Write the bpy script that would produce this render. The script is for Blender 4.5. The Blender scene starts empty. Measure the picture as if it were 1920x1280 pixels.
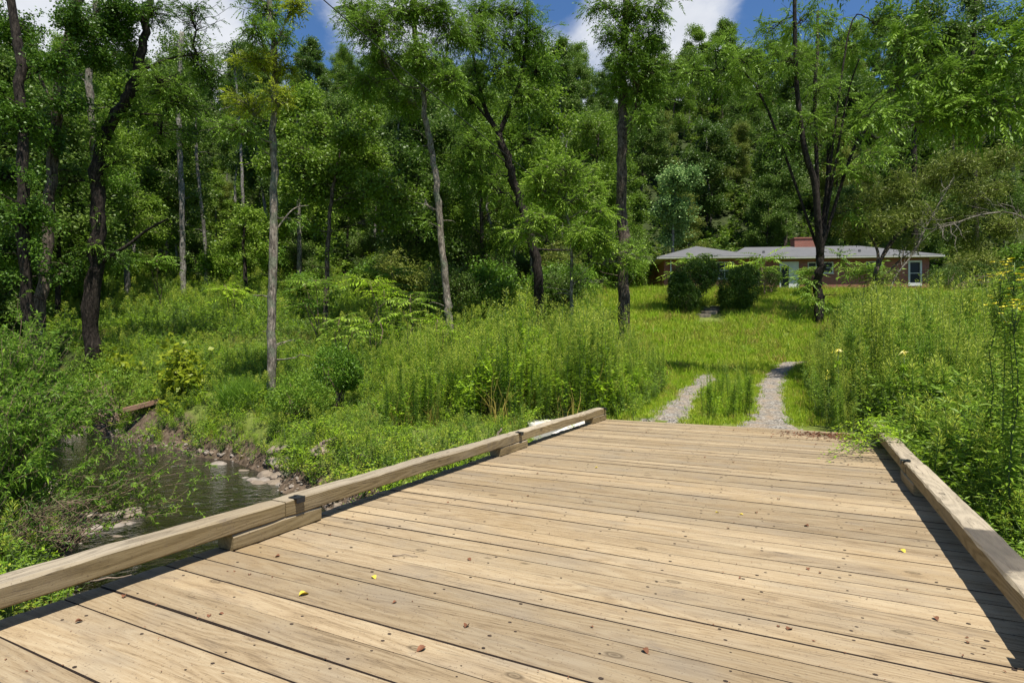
import bpy, math
import numpy as np
from math import radians, pi
from mathutils import Vector

# ------------------------------------------------------------------ camera, world, sun
sc = bpy.context.scene
COL = sc.collection
EYE = 1.62; FPX = 1080.0; HZ = 655.0
cam = bpy.data.cameras.new('camera'); camo = bpy.data.objects.new('camera', cam); COL.objects.link(camo)
camo.location = (0, 0, EYE); camo.rotation_euler = (pi/2, 0, 0)
cam.sensor_width = 36; cam.lens = 36*FPX/1920; cam.shift_y = (HZ-640)/1920
cam.clip_start = .05; cam.clip_end = 3000
sc.camera = camo
SUN = Vector((.17, -.33, 1.0)).normalized()
sc.view_settings.view_transform = 'Standard'; sc.view_settings.look = 'None'
sc.view_settings.gamma = 1; sc.view_settings.exposure = 0.75
w = bpy.data.worlds.new('World'); sc.world = w; w.use_nodes = True
nt = w.node_tree; nt.nodes.clear()
def N(nt, t, **k):
    n = nt.nodes.new(t)
    for a, b in k.items():
        if a == 'inp':
            for i, v in b.items(): n.inputs[i].default_value = v
        else: setattr(n, a, b)
    return n
out = N(nt, 'ShaderNodeOutputWorld'); bg = N(nt, 'ShaderNodeBackground', inp={1: .062})
sky = N(nt, 'ShaderNodeTexSky', sky_type='NISHITA', sun_disc=False)
sky.sun_elevation = math.asin(SUN.z); sky.sun_rotation = math.atan2(SUN.x, SUN.y); sky.air_density = 1.0; sky.dust_density = .3; sky.ozone_density = 2.0
tc = N(nt, 'ShaderNodeTexCoord')
mp = N(nt, 'ShaderNodeMapping', inp={3: (1, 1, 1.6)})
no = N(nt, 'ShaderNodeTexNoise', inp={'Scale': 3.4, 'Detail': 9, 'Roughness': .58, 'Distortion': .3})
nt.links.new(tc.outputs['Generated'], mp.inputs[0]); nt.links.new(mp.outputs[0], no.inputs['Vector'])
acc = no.outputs['Fac']
def mathn(nt, op, a, b=None, clamp=False):
    m = N(nt, 'ShaderNodeMath', operation=op, use_clamp=clamp)
    for i, v in enumerate((a, b)):
        if v is None: continue
        if hasattr(v, 'links'): nt.links.new(v, m.inputs[i])
        else: m.inputs[i].default_value = v
    return m.outputs[0]
for (px, py, rad, amt) in [(1150, 20, .22, .17), (1290, 0, .2, .14), (300, 60, .32, .16), (120, 110, .3, .10), (650, 10, .12, .12), (400, 190, .14, .14), (545, 50, .08, -.22), (600, 130, .1, -.12),
                           (1040, -5, .05, -.25), (1420, 30, .08, -.2), (1850, 30, .2, -.25), (1650, 20, .15, -.1)]:
    d = Vector(((px-960)/FPX, 1, (HZ-py)/FPX)).normalized()
    vm = N(nt, 'ShaderNodeVectorMath', operation='DISTANCE'); vm.inputs[1].default_value = d
    nt.links.new(tc.outputs['Generated'], vm.inputs[0])
    q = mathn(nt, 'DIVIDE', vm.outputs['Value'], rad); q = mathn(nt, 'SUBTRACT', 1.25, q, True)
    acc = mathn(nt, 'ADD', acc, mathn(nt, 'MULTIPLY', q, amt))
cr = N(nt, 'ShaderNodeValToRGB'); cr.color_ramp.elements[0].position = .47; cr.color_ramp.elements[1].position = .74; cr.color_ramp.interpolation = 'EASE'
nt.links.new(acc, cr.inputs[0])
n2 = N(nt, 'ShaderNodeTexNoise', inp={'Scale': 7, 'Detail': 5}); nt.links.new(mp.outputs[0], n2.inputs['Vector'])
cc = N(nt, 'ShaderNodeMix', data_type='RGBA', inp={6: (5.4, 5.8, 6.6, 1), 7: (10, 10.2, 10.6, 1)}); nt.links.new(n2.outputs['Fac'], cc.inputs[0])
mx = N(nt, 'ShaderNodeMix', data_type='RGBA'); nt.links.new(cr.outputs[0], mx.inputs[0])
tn = N(nt, 'ShaderNodeMix', data_type='RGBA', blend_type='MULTIPLY', inp={0: 1, 7: (.72, 1.0, 1.28, 1)}); nt.links.new(sky.outputs[0], tn.inputs[6]); nt.links.new(tn.outputs[2], mx.inputs[6]); nt.links.new(cc.outputs[2], mx.inputs[7])
nt.links.new(mx.outputs[2], bg.inputs[0]); nt.links.new(bg.outputs[0], out.inputs[0])
sl = bpy.data.lights.new('sun', 'SUN'); sl.energy = 4.9; sl.angle = radians(.53); sl.color = (1, .955, .87)
so = bpy.data.objects.new('sun', sl); COL.objects.link(so); so.rotation_euler = SUN.to_track_quat('Z', 'Y').to_euler()
cy = sc.cycles
cy.max_bounces = 6; cy.diffuse_bounces = 3; cy.glossy_bounces = 2; cy.transmission_bounces = 4; cy.transparent_max_bounces = 8
cy.caustics_reflective = False; cy.caustics_refractive = False; cy.sample_clamp_indirect = 4

rng = np.random.default_rng(7)
# ------------------------------------------------------------------ helpers
def tag(o, label=None, cat=None, group=None, kind=None):
    for k, v in (('label', label), ('category', cat), ('group', group), ('kind', kind)):
        if v: o[k] = v
    return o
def empty(name, loc=(0, 0, 0), rz=0):
    o = bpy.data.objects.new(name, None); COL.objects.link(o); o.location = loc; o.rotation_euler = (0, 0, rz)
    o.empty_display_size = .2; return o
def nrm(a): return a/np.maximum(np.linalg.norm(a, axis=-1, keepdims=True), 1e-9)

class Geo:
    def __init__(s): s.V = []; s.F = []; s.n = 0
    def add(s, V, F, tint=.5, mi=0):
        V = np.asarray(V, float).reshape(-1, 3); F = np.asarray(F, int)
        t = np.broadcast_to(np.asarray(tint, float), (len(F),))
        s.V.append(V); s.F.append((F+s.n, t, mi)); s.n += len(V)
    def leaves(s, P, D, L, W, tint=.5, mi=0, flat=.6, r=None, fold=.0, droop=.12):
        r = r if r is not None else rng
        n = len(P); D = nrm(D); L = np.broadcast_to(L, (n,))[:, None]; W = np.broadcast_to(W, (n,))[:, None]
        U = r.normal(size=(n, 3))*(1-flat); U[:, 2] += flat
        S = nrm(np.cross(D, U)); Nn = np.cross(S, D)
        m = P+D*L*.42
        tip = P+D*L; tip[:, 2] -= droop*L[:, 0]
        V = np.stack([P, m+S*W/2+Nn*W*fold, tip, m-S*W/2+Nn*W*fold], 1)
        s.add(V, np.arange(n*4).reshape(n, 4), tint, mi)
    def fronds(s, P, D, L, K=6, ll=.14, lw=.05, tint=.5, mi=0, droop=.35, r=None):
        r = r if r is not None else rng
        n = len(P); D = nrm(D); L = np.broadcast_to(L, (n,))
        up = np.array([0, 0, 1.]); S = nrm(np.cross(D, up)+r.normal(size=(n, 3))*.25)
        k = (np.arange(K)+.9)/K
        pos = P[:, None]+D[:, None]*(L[:, None]*k)[..., None]; pos[..., 2] -= droop*L[:, None]*k**2
        dd = D[:, None]*np.ones((1, K, 1)); dd = dd.copy(); dd[..., 2] -= 2*droop*k*.8
        sz = (1-np.abs(k-.45)*.9)
        for sg in (-1, 1):
            d = S[:, None]*sg*.85+dd*.5; d[..., 2] -= .25; d += r.normal(size=d.shape)*.12
            s.leaves(pos.reshape(-1, 3), d.reshape(-1, 3), (ll*sz*np.ones((n, 1))).ravel(), (lw*sz*np.ones((n, 1))).ravel(),
                     np.repeat(np.broadcast_to(tint, (n,)), K), mi, flat=.75, r=r)
        # terminal leaflet with a stub of rachis
        e = pos[:, -1]; d = dd[:, -1]
        s.leaves(e, d, ll, lw, tint, mi, r=r)
    def tube(s, pts, rad, n=7, tint=.5, mi=0, cap=True):
        pts = np.asarray(pts, float); m = len(pts); rad = np.broadcast_to(np.asarray(rad, float), (m,))
        T = nrm(np.gradient(pts, axis=0)); ref = np.array([1., 0, 0]) if abs(T[:, 0]).mean() < .7 else np.array([0, 1., 0])
        A = nrm(np.cross(T, ref)); B = np.cross(T, A)
        an = np.arange(n)/n*2*pi
        V = pts[:, None]+(A[:, None]*np.cos(an)[None, :, None]+B[:, None]*np.sin(an)[None, :, None])*rad[:, None, None]
        i = np.arange(m-1)[:, None]*n; j = np.arange(n)[None]; j2 = (j+1) % n
        F = np.stack([i+j, i+j2, i+n+j2, i+n+j], -1).reshape(-1, 4)
        s.add(V, F, tint, mi)
        if cap and n > 3:
            s.F.append((np.array([np.arange(n)[::-1]+s.n-m*n]), np.array([tint]), mi)); s.F.append((np.array([np.arange(n)+s.n-n]), np.array([tint]), mi))
    def box(s, a, b, tint=.5, mi=0, bev=0):
        x0, y0, z0 = a; x1, y1, z1 = b
        if bev <= 0:
            V = [(x, y, z) for x in (x0, x1) for y in (y0, y1) for z in (z0, z1)]
            F = [(0, 1, 3, 2), (4, 6, 7, 5), (0, 4, 5, 1), (2, 3, 7, 6), (0, 2, 6, 4), (1, 5, 7, 3)]
            s.add(V, F, tint, mi)
        else:
            sec = lambda x, i: [(x, y0+i, z0), (x, y1-i, z0), (x, y1, z0+i), (x, y1, z1-i), (x, y1-i, z1), (x, y0+i, z1), (x, y0, z1-i), (x, y0, z0+i)]
            V = sec(x0, bev)+sec(x1, bev)
            F = [(i, (i+1) % 8, 8+(i+1) % 8, 8+i) for i in range(8)]
            s.add(V, F, tint, mi); n0 = s.n-16
            s.F.append((np.array([[7-i+n0 for i in range(8)]]), np.array([tint]), mi)); s.F.append((np.array([[8+i+n0 for i in range(8)]]), np.array([tint]), mi))
    def obj(s, name, mats, parent=None, smooth=False, link=True, loc=None, rz=0):
        me = bpy.data.meshes.new(name)
        V = np.concatenate(s.V) if s.V else np.zeros((0, 3))
        me.vertices.add(len(V)); me.vertices.foreach_set('co', V.ravel())
        idx = np.concatenate([f.ravel() for f, t, m in s.F]); ks = np.concatenate([np.full(len(f), f.shape[1]) for f, t, m in s.F])
        st = np.concatenate([[0], np.cumsum(ks)[:-1]])
        me.loops.add(len(idx)); me.loops.foreach_set('vertex_index', idx.astype(np.int32))
        me.polygons.add(len(ks)); me.polygons.foreach_set('loop_start', st.astype(np.int32))
        me.polygons.foreach_set('material_index', np.concatenate([np.full(len(f), m) for f, t, m in s.F]).astype(np.int32))
        me.update(calc_edges=True); me.validate()
        if len(me.polygons) == len(ks):
            at = me.attributes.new('tint', 'FLOAT', 'FACE'); at.data.foreach_set('value', np.concatenate([t for f, t, m in s.F]).astype(np.float32))
        me.polygons.foreach_set('use_smooth', np.full(len(me.polygons), smooth))
        for m in (mats if isinstance(mats, (list, tuple)) else [mats]): me.materials.append(m)
        o = bpy.data.objects.new(name, me)
        if link: COL.objects.link(o)
        if parent: o.parent = parent
        if loc is not None: o.location = loc
        if rz: o.rotation_euler = (0, 0, rz)
        return o

def copy_tree(o, parent=None):
    c = o.copy(); COL.objects.link(c); c.parent = parent
    for ch in o.children: copy_tree(ch, c)
    return c

# bridge frame: u across (right +), v along the deck
AX = np.array([.4524, .8918]); RX = np.array([.8918, -.4524])
def uv2xy(u, v): return RX*u+AX*v
def xy2uv(x, y): return x*RX[0]+y*RX[1], x*AX[0]+y*AX[1]
BRZ = math.atan2(RX[1], RX[0])
U0, U1, V1 = -4.28, 1.27, 12.85
# ------------------------------------------------------------------ terrain heights
CRK = np.array([(-46, 34), (-30, 27), (-19, 21.6), (-13.9, 18.0), (-9.2, 14.7), (-5.2, 10.1), (-1.2, 5.5), (4, -1), (12, -9), (30, -25)])
HWD = np.array([3, 3, 2.2, 1.95, 1.6, 1.65, 1.9, 1.9, 2, 2])
DRV = np.array([(4.3, 12.0), (6.2, 16.5), (8.5, 21.5), (11.3, 25.6), (15, 28.2), (22, 30), (34, 32)])
def pdist(x, y, P, val=None):
    best = np.full(np.shape(x), 1e9); bs = np.zeros(np.shape(x)); bv = np.zeros(np.shape(x))
    for i in range(len(P)-1):
        a, b = P[i], P[i+1]; d = b-a; L = np.hypot(*d)
        t = np.clip(((x-a[0])*d[0]+(y-a[1])*d[1])/L**2, 0, 1)
        q = np.hypot(x-a[0]-t*d[0], y-a[1]-t*d[1]); sg = np.sign((x-a[0])*d[1]-(y-a[1])*d[0])
        m = q < best; best = np.where(m, q, best); bs = np.where(m, sg, bs)
        if val is not None: bv = np.where(m, val[i]*(1-t)+val[i+1]*t, bv)
    return best, bs, bv
def sn(x, y, f, s=0):
    return (np.sin(x*f+1.3*s+1.7*np.sin(y*f*.8+s))+np.sin(y*f*1.13+2.1*s+1.9*np.sin(x*f*.7+.5*s)))*.5
def ss(a, b, x): t = np.clip((x-a)/(b-a), 0, 1); return t*t*(3-2*t)
def G(x, y):
    x = np.asarray(x, float); y = np.asarray(y, float)
    R = np.interp(y, [-30, 8, 12, 15, 20, 28, 34, 44, 49, 63, 75, 100, 130, 150, 170, 230, 600], [-.6, -.5, -.08, .05, .45, 1.3, 2.9, 5.55, 6.6, 7.2, 13, 31, 51, 62, 68, 70, 60])
    Lf = np.interp(y, [-30, 10, 15, 20, 30, 40, 50, 60, 80, 100, 130, 150, 170, 230, 600], [-.6, -1.0, -.8, .1, 2.3, 4.6, 7.0, 9.5, 18, 31, 51, 62, 67, 68, 60])
    k = ss(-9, 3, x)
    b = Lf*(1-k)+R*k
    b = b+sn(x, y, .35, 1)*.10*ss(13, 20, y)+sn(x, y, .05, 3)*3.5*ss(70, 110, y)+sn(x, y, 1.1, 2)*.05
    b = b+ss(30, 70, x-y*.1)*4*ss(60, 90, y)
    u, v = xy2uv(x, y)
    ub = np.maximum(U0-.6-u, u-(U1+.4)); under = (1-ss(0, 1.2, ub))*(1-ss(12.9, 13.2, v))
    b = b*(1-under)+np.minimum(b, -.75)*under
    b = np.where((v < 12.9) & (u > U1), np.minimum(b, -.42), b)
    q, _, h = pdist(x, y, CRK, HWD)
    h = h+sn(x, y, 1.7, 5)*.25
    wv = 1-ss(h-.7, h+1.7, q)
    return b*(1-wv)+(-1.98)*wv
WATER = -1.5
def g1(x, y): return float(G(x, y))
def W(px, py, Y): return np.array([(px-960)/FPX*Y, Y, EYE+(HZ-py)/FPX*Y])

# ------------------------------------------------------------------ materials
def mat(name):
    m = bpy.data.materials.new(name); m.use_nodes = True; nt = m.node_tree; nt.nodes.clear()
    return m, nt, N(nt, 'ShaderNodeOutputMaterial')
def L(nt, a, b): nt.links.new(a, b)
def ramp(nt, fac, stops):
    r = N(nt, 'ShaderNodeValToRGB'); e = r.color_ramp.elements
    e[0].position, e[0].color = stops[0][0], (*stops[0][1], 1); e[1].position, e[1].color = stops[-1][0], (*stops[-1][1], 1)
    for p, c in stops[1:-1]: k = e.new(p); k.color = (*c, 1)
    if fac is not None: L(nt, fac, r.inputs[0])
    return r.outputs[0]
def mixc(nt, f, a, b, mode='MIX'):
    m = N(nt, 'ShaderNodeMix', data_type='RGBA', blend_type=mode)
    for i, v in ((0, f), (6, a), (7, b)):
        if hasattr(v, 'links'): L(nt, v, m.inputs[i])
        else: m.inputs[i].default_value = v if i == 0 else (*v, 1)
    return m.outputs[2]
def noise(nt, vec, scale, detail=4, rough=.5, dist=0, dim='3D'):
    n = N(nt, 'ShaderNodeTexNoise', inp={'Scale': scale, 'Detail': detail, 'Roughness': rough, 'Distortion': dist})
    if vec is not None: L(nt, vec, n.inputs['Vector'])
    return n.outputs['Fac']
def vmul(nt, v, s, off=None):
    m = N(nt, 'ShaderNodeVectorMath', operation='MULTIPLY'); L(nt, v, m.inputs[0]); m.inputs[1].default_value = s
    if off is None: return m.outputs[0]
    a = N(nt, 'ShaderNodeVectorMath', operation='ADD'); L(nt, m.outputs[0], a.inputs[0])
    if hasattr(off, 'links'): L(nt, off, a.inputs[1])
    else: a.inputs[1].default_value = off
    return a.outputs[0]
def objco(nt): return N(nt, 'ShaderNodeTexCoord').outputs['Object']
def bump(nt, h, s, d=.02):
    b = N(nt, 'ShaderNodeBump', inp={'Strength': s, 'Distance': d}); L(nt, h, b.inputs['Height']); return b.outputs[0]
def leafmat(name, c0, c1, trans=(.20, .34, .03), tf=.35, gloss=.45, rnd=.5):
    m, nt, o = mat(name)
    at = N(nt, 'ShaderNodeAttribute', attribute_name='tint'); oi = N(nt, 'ShaderNodeObjectInfo')
    c0, c1 = tuple(v*k for v, k in zip(c0, LB_)), tuple(v*k for v, k in zip(c1, LB_))
    f = mathn(nt, 'ADD', mathn(nt, 'MULTIPLY', at.outputs['Fac'], 1-rnd*.5), mathn(nt, 'MULTIPLY', oi.outputs['Random'], rnd*.5))
    col = ramp(nt, f, [(.12, c0), (.88, c1)])
    p = N(nt, 'ShaderNodeBsdfPrincipled', inp={'Roughness': gloss, 'Specular IOR Level': .2}); L(nt, col, p.inputs[0])
    t = N(nt, 'ShaderNodeBsdfTranslucent'); tcx = mixc(nt, f, tuple(v*.6 for v in trans), trans); L(nt, tcx, t.inputs[0])
    ms = N(nt, 'ShaderNodeMixShader', inp={0: tf}); L(nt, p.outputs[0], ms.inputs[1]); L(nt, t.outputs[0], ms.inputs[2]); L(nt, ms.outputs[0], o.inputs[0])
    return m
def barkmat(name, c0, c1, lich=None, sc_=1.0):
    m, nt, o = mat(name); g = N(nt, 'ShaderNodeNewGeometry').outputs['Position']
    n = noise(nt, vmul(nt, g, (9*sc_, 9*sc_, 1.6*sc_)), 2.2, 6, .65, .8)
    col = ramp(nt, n, [(.40, c0), (.60, c1)])
    if lich:
        n3 = noise(nt, vmul(nt, g, (1, 1, .8)), 2.6, 4, .6); col = mixc(nt, ramp(nt, n3, [(.5, (0, 0, 0)), (.62, (1, 1, 1))]), col, lich)
    mt = ramp(nt, noise(nt, vmul(nt, g, (1.6, 1.6, 1)), 4.5, 4, .7), [(.36, (.42, .40, .38)), (.62, (1.18, 1.16, 1.12))]); col = mixc(nt, 1.0, col, mt, 'MULTIPLY')
    p = N(nt, 'ShaderNodeBsdfPrincipled', inp={'Roughness': .9, 'Specular IOR Level': .15}); L(nt, col, p.inputs[0]); L(nt, bump(nt, n, 1, .05), p.inputs['Normal'])
    L(nt, p.outputs[0], o.inputs[0]); return m
def plain(name, c, rough=.6, var=.15, scale=6, metal=0, bumps=.2):
    m, nt, o = mat(name); co = objco(nt); n = noise(nt, co, scale, 5, .6)
    col = ramp(nt, n, [(.3, tuple(v*(1-var) for v in c)), (.7, tuple(min(1, v*(1+var)) for v in c))])
    p = N(nt, 'ShaderNodeBsdfPrincipled', inp={'Roughness': rough, 'Metallic': metal, 'Specular IOR Level': .3}); L(nt, col, p.inputs[0])
    if bumps: L(nt, bump(nt, n, bumps, .01), p.inputs['Normal'])
    L(nt, p.outputs[0], o.inputs[0]); return m

M = {}; LB_ = (2.1, 1.85, 1.05)
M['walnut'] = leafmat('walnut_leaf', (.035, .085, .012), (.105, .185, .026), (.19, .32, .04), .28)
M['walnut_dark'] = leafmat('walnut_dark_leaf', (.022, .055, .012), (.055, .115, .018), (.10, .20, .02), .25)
M['yellowleaf'] = leafmat('yellow_green_leaf', (.07, .11, .012), (.15, .19, .02), (.34, .42, .03), .4)
M['broad'] = leafmat('broad_leaf', (.028, .075, .012), (.085, .165, .022), (.16, .30, .03), .3)
M['forest'] = leafmat('forest_leaf', (.022, .048, .018), (.085, .135, .038), (.12, .23, .03), .28, rnd=.9)
M['forest_b'] = leafmat('forest_leaf_bright', (.038, .08, .016), (.105, .17, .032), (.20, .34, .03), .32, rnd=.9)
M['olive'] = leafmat('olive_leaf', (.055, .085, .02), (.12, .15, .04), (.16, .22, .04), .28)
M['bluegreen'] = leafmat('bluegreen_leaf', (.05, .11, .05), (.15, .24, .12), (.12, .24, .08), .25)
M['boxwood'] = leafmat('boxwood_leaf', (.016, .04, .010), (.055, .10, .02), (.05, .11, .02), .18)
M['weed'] = leafmat('weed_leaf', (.035, .09, .014), (.14, .225, .035), (.20, .34, .04), .34)
M['weed_pale'] = leafmat('weed_pale_leaf', (.11, .155, .025), (.23, .29, .055), (.28, .40, .06), .38)
M['weed_bright'] = leafmat('weed_bright_leaf', (.07, .155, .012), (.19, .30, .025), (.30, .46, .03), .4)
M['grass'] = leafmat('grass_blade', (.13, .19, .016), (.235, .295, .062), (.36, .50, .04), .4)
M['drygrass'] = leafmat('dry_grass_blade', (.12, .12, .04), (.22, .19, .08), (.3, .26, .08), .3)
M['willow'] = leafmat('willow_leaf', (.032, .085, .014), (.12, .21, .03), (.22, .38, .05), .36)
M['deadleaf'] = plain('dead_leaf', (.16, .065, .03), .7, .4, 20)
M['yellowdead'] = plain('yellow_fallen_leaf', (.55, .42, .05), .6, .25, 20)
M['petal'] = plain('yellow_petal', (.72, .64, .05), .5, .2, 20, bumps=0)
M['petal_pale'] = plain('pale_yellow_petal', (.75, .66, .25), .5, .2, 20, bumps=0)
M['whiteflower'] = plain('white_flower', (.7, .72, .66), .6, .1, 20, bumps=0)
M['stem'] = plain('green_stem', (.09, .13, .04), .7, .3, 8)
M['redstem'] = plain('woody_stem', (.16, .11, .07), .8, .3, 8)
M['bark'] = barkmat('bark_brown', (.045, .034, .026), (.17, .135, .105))
M['bark_dark'] = barkmat('bark_dark', (.014, .011, .009), (.062, .049, .040))
M['bark_pale'] = barkmat('bark_pale', (.10, .085, .07), (.34, .29, .235), (.16, .17, .12))
M['bark_grey'] = barkmat('bark_grey', (.14, .13, .115), (.33, .31, .28))
M['bark_dead'] = barkmat('bark_bleached', (.14, .125, .10), (.30, .27, .225))

# weathered timber --------------------------------------------------
def woodmat(name, along, pale, mid, dark, grey, greyamt, gs=1.0, contrast=1.0, top=False):
    m, nt, o = mat(name); co = objco(nt)
    at = N(nt, 'ShaderNodeAttribute', attribute_name='tint').outputs['Fac']
    cb = N(nt, 'ShaderNodeCombineXYZ')
    for i, k in enumerate((37.0, 11.0, 53.0)): L(nt, mathn(nt, 'MULTIPLY', at, k), cb.inputs[i])
    S = (.55, 7.5, 7.5) if along == 'x' else (7.5, .55, 7.5)
    v = vmul(nt, co, S, cb.outputs[0])
    warp = noise(nt, vmul(nt, co, tuple(a*.45 for a in S), cb.outputs[0]), 1.4, 3, .5)
    rn = noise(nt, vmul(nt, co, tuple(a*k for a, k in zip(S, ((.55, .42, .42) if along == 'x' else (.42, .55, .42)))), cb.outputs[0]), 1.0, 2, .45, .25)
    ring = mathn(nt, 'SINE', mathn(nt, 'MULTIPLY', rn, 130.0)); ring = mathn(nt, 'ADD', mathn(nt, 'MULTIPLY', ring, .5), .5)
    fine = noise(nt, vmul(nt, co, tuple(a*5 for a in S), cb.outputs[0]), 3, 5, .7, .3)
    broad_ = noise(nt, vmul(nt, co, (.9, 2.2, 2.2) if along == 'x' else (2.2, .9, 2.2), cb.outputs[0]), 1.3, 4, .55)
    f = mathn(nt, 'ADD', mathn(nt, 'MULTIPLY', ring, .13*contrast), mathn(nt, 'MULTIPLY', fine, .62)); f = mathn(nt, 'ADD', f, mathn(nt, 'MULTIPLY', warp, .42))
    col = ramp(nt, f, [(.36, dark), (.53, mid), (.74, pale)])
    streak = noise(nt, vmul(nt, co, tuple(a*1.6 for a in S), cb.outputs[0]), 2.0, 6, .75, .6); col = mixc(nt, mathn(nt, 'MULTIPLY', ramp(nt, streak, [(.56, (0, 0, 0)), (.70, (1, 1, 1))]), .55), col, tuple(c*.62 for c in mid))
    # per piece brightness and hue
    wn = N(nt, 'ShaderNodeTexWhiteNoise', noise_dimensions='1D'); L(nt, mathn(nt, 'MULTIPLY', at, 91.7), wn.inputs['W'])
    br = mathn(nt, 'ADD', mathn(nt, 'MULTIPLY', wn.outputs['Value'], .34), .80)
    if top:   # upper faces bleach grey, and a blurry foliage shadow is painted dark on the right curb
        gn = N(nt, 'ShaderNodeSeparateXYZ'); L(nt, N(nt, 'ShaderNodeTexCoord').outputs['Normal'], gn.inputs[0]); up = ramp(nt, gn.outputs[2], [(.5, (0, 0, 0)), (.8, (1, 1, 1))])
        tcol = ramp(nt, f, [(.34, tuple(c*.45 for c in grey)), (.52, grey), (.78, tuple(c*1.35 for c in grey))]); col = mixc(nt, mathn(nt, 'MULTIPLY', up, .85), col, tcol)
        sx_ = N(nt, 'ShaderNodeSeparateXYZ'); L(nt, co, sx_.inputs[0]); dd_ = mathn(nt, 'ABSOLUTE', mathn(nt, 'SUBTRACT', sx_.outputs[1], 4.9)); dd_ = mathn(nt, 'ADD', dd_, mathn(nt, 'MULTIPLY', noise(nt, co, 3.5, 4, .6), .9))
        leaf_shade = ramp(nt, dd_, [(.85, (1, 1, 1)), (1.2, (0, 0, 0))]); leaf_shade = mathn(nt, 'MULTIPLY', mathn(nt, 'MULTIPLY', leaf_shade, up), mathn(nt, 'GREATER_THAN', sx_.outputs[0], 0)); col = mixc(nt, mathn(nt, 'MULTIPLY', leaf_shade, .85), col, (.035, .03, .026))
    cm = N(nt, 'ShaderNodeVectorMath', operation='SCALE'); L(nt, col, cm.inputs[0]); L(nt, br, cm.inputs['Scale']); col = cm.outputs[0]
    col = mixc(nt, mathn(nt, 'MULTIPLY', ramp(nt, broad_, [(.48, (0, 0, 0)), (.72, (1, 1, 1))]), greyamt), col, grey)
    ckn = noise(nt, vmul(nt, co, tuple(a*k for a, k in zip(S, ((.7, 1.5, 1.5) if along == 'x' else (1.5, .7, 1.5)))), cb.outputs[0]), 1.6, 2, .5); ckd = mathn(nt, 'ABSOLUTE', mathn(nt, 'SUBTRACT', ckn, .5))
    ckm = noise(nt, co, 1.9, 2, .5); ck = mathn(nt, 'MULTIPLY', ramp(nt, ckd, [(.0, (1, 1, 1)), (.012 if top else .007, (0, 0, 0))]), ramp(nt, ckm, [(.46, (0, 0, 0)), (.56, (1, 1, 1))])); col = mixc(nt, mathn(nt, 'MULTIPLY', ck, .8 if top else .6), col, (.035, .024, .015))
    # yellow-brown stain patches
    st = noise(nt, co, .55, 5, .6); col = mixc(nt, mathn(nt, 'MULTIPLY', ramp(nt, st, [(.5, (0, 0, 0)), (.7, (1, 1, 1))]), .35), col, tuple(c*f_ for c, f_ in zip(mid, (.95, .85, .62))))
    # knots
    kv = vmul(nt, co, (4.2, 8.5, 8.5) if along == 'x' else (8.5, 4.2, 8.5), cb.outputs[0])
    vo = N(nt, 'ShaderNodeTexVoronoi', feature='F1', inp={'Scale': .8, 'Randomness': 1}); L(nt, kv, vo.inputs['Vector'])
    keep = mathn(nt, 'GREATER_THAN', N(nt, 'ShaderNodeSeparateColor').outputs[0], .5)
    sp = N(nt, 'ShaderNodeSeparateColor'); L(nt, vo.outputs['Color'], sp.inputs[0]); keep = mathn(nt, 'GREATER_THAN', sp.outputs[0], .86)
    kn = ramp(nt, vo.outputs['Distance'], [(.06, (.75, .75, .75)), (.10, (.25, .25, .25)), (.13, (1, 1, 1)), (.22, (0, 0, 0))])
    kf = mathn(nt, 'MULTIPLY', mathn(nt, 'MULTIPLY', kn, keep), .75); col = mixc(nt, kf, col, tuple(c*.42 for c in dark))
    # small dark specks of dirt
    spk = noise(nt, co, 60, 2, .5); col = mixc(nt, mathn(nt, 'MULTIPLY', ramp(nt, spk, [(.64, (0, 0, 0)), (.70, (1, 1, 1))]), .6), col, (.09, .06, .04))
    sm = noise(nt, vmul(nt, co, (1, 2.5, 1) if along == 'x' else (2.5, 1, 1)), 3.1, 6, .75); col = mixc(nt, mathn(nt, 'MULTIPLY', ramp(nt, sm, [(.60, (0, 0, 0)), (.70, (1, 1, 1))]), .5), col, (.12, .095, .075))
    p = N(nt, 'ShaderNodeBsdfPrincipled', inp={'Roughness': .72, 'Specular IOR Level': .25}); L(nt, col, p.inputs[0]); L(nt, bump(nt, f, .5, .008), p.inputs['Normal'])
    L(nt, p.outputs[0], o.inputs[0]); return m
M['deck'] = woodmat('deck_boards', 'x', (.335, .262, .163), (.268, .196, .113), (.12, .082, .045), (.195, .163, .122), .6)
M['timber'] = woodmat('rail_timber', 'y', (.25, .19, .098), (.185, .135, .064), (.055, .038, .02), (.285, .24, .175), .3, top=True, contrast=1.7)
M['beam'] = plain('dark_beam', (.06, .045, .03), .85, .4)
M['nail'] = plain('nail_hole', (.035, .022, .015), .8, .3, 30)
M['steel'] = plain('black_steel', (.035, .038, .042), .45, .3, 20, .6)
M['rock'] = plain('creek_rock', (.19, .15, .11), .85, .35, 3, bumps=.7)
M['rock_grey'] = plain('creek_rock_grey', (.22, .185, .15), .8, .35, 3, bumps=.7)
M['slab'] = plain('path_stone', (.23, .19, .14), .85, .25, 3, bumps=.5)
M['log'] = woodmat('driftwood_log', 'x', (.36, .22, .15), (.27, .15, .09), (.12, .07, .045), (.25, .21, .17), .3)
M['twig'] = plain('driftwood', (.20, .15, .11), .85, .35, 6)
M['concrete'] = plain('concrete', (.52, .48, .43), .85, .18, 2.5, bumps=.3)
M['white'] = plain('white_paint', (.60, .60, .56), .5, .08, 3)
M['glass'] = plain('window_glass', (.015, .018, .018), .4, .3, .6, bumps=0)
M['screen'] = plain('door_screen', (.03, .034, .032), .9, .2, 2, bumps=0)
M['cable'] = plain('cable_black', (.02, .02, .02), .6, .1)
M['soffit'] = plain('soffit', (.42, .41, .36), .7, .1)
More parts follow.
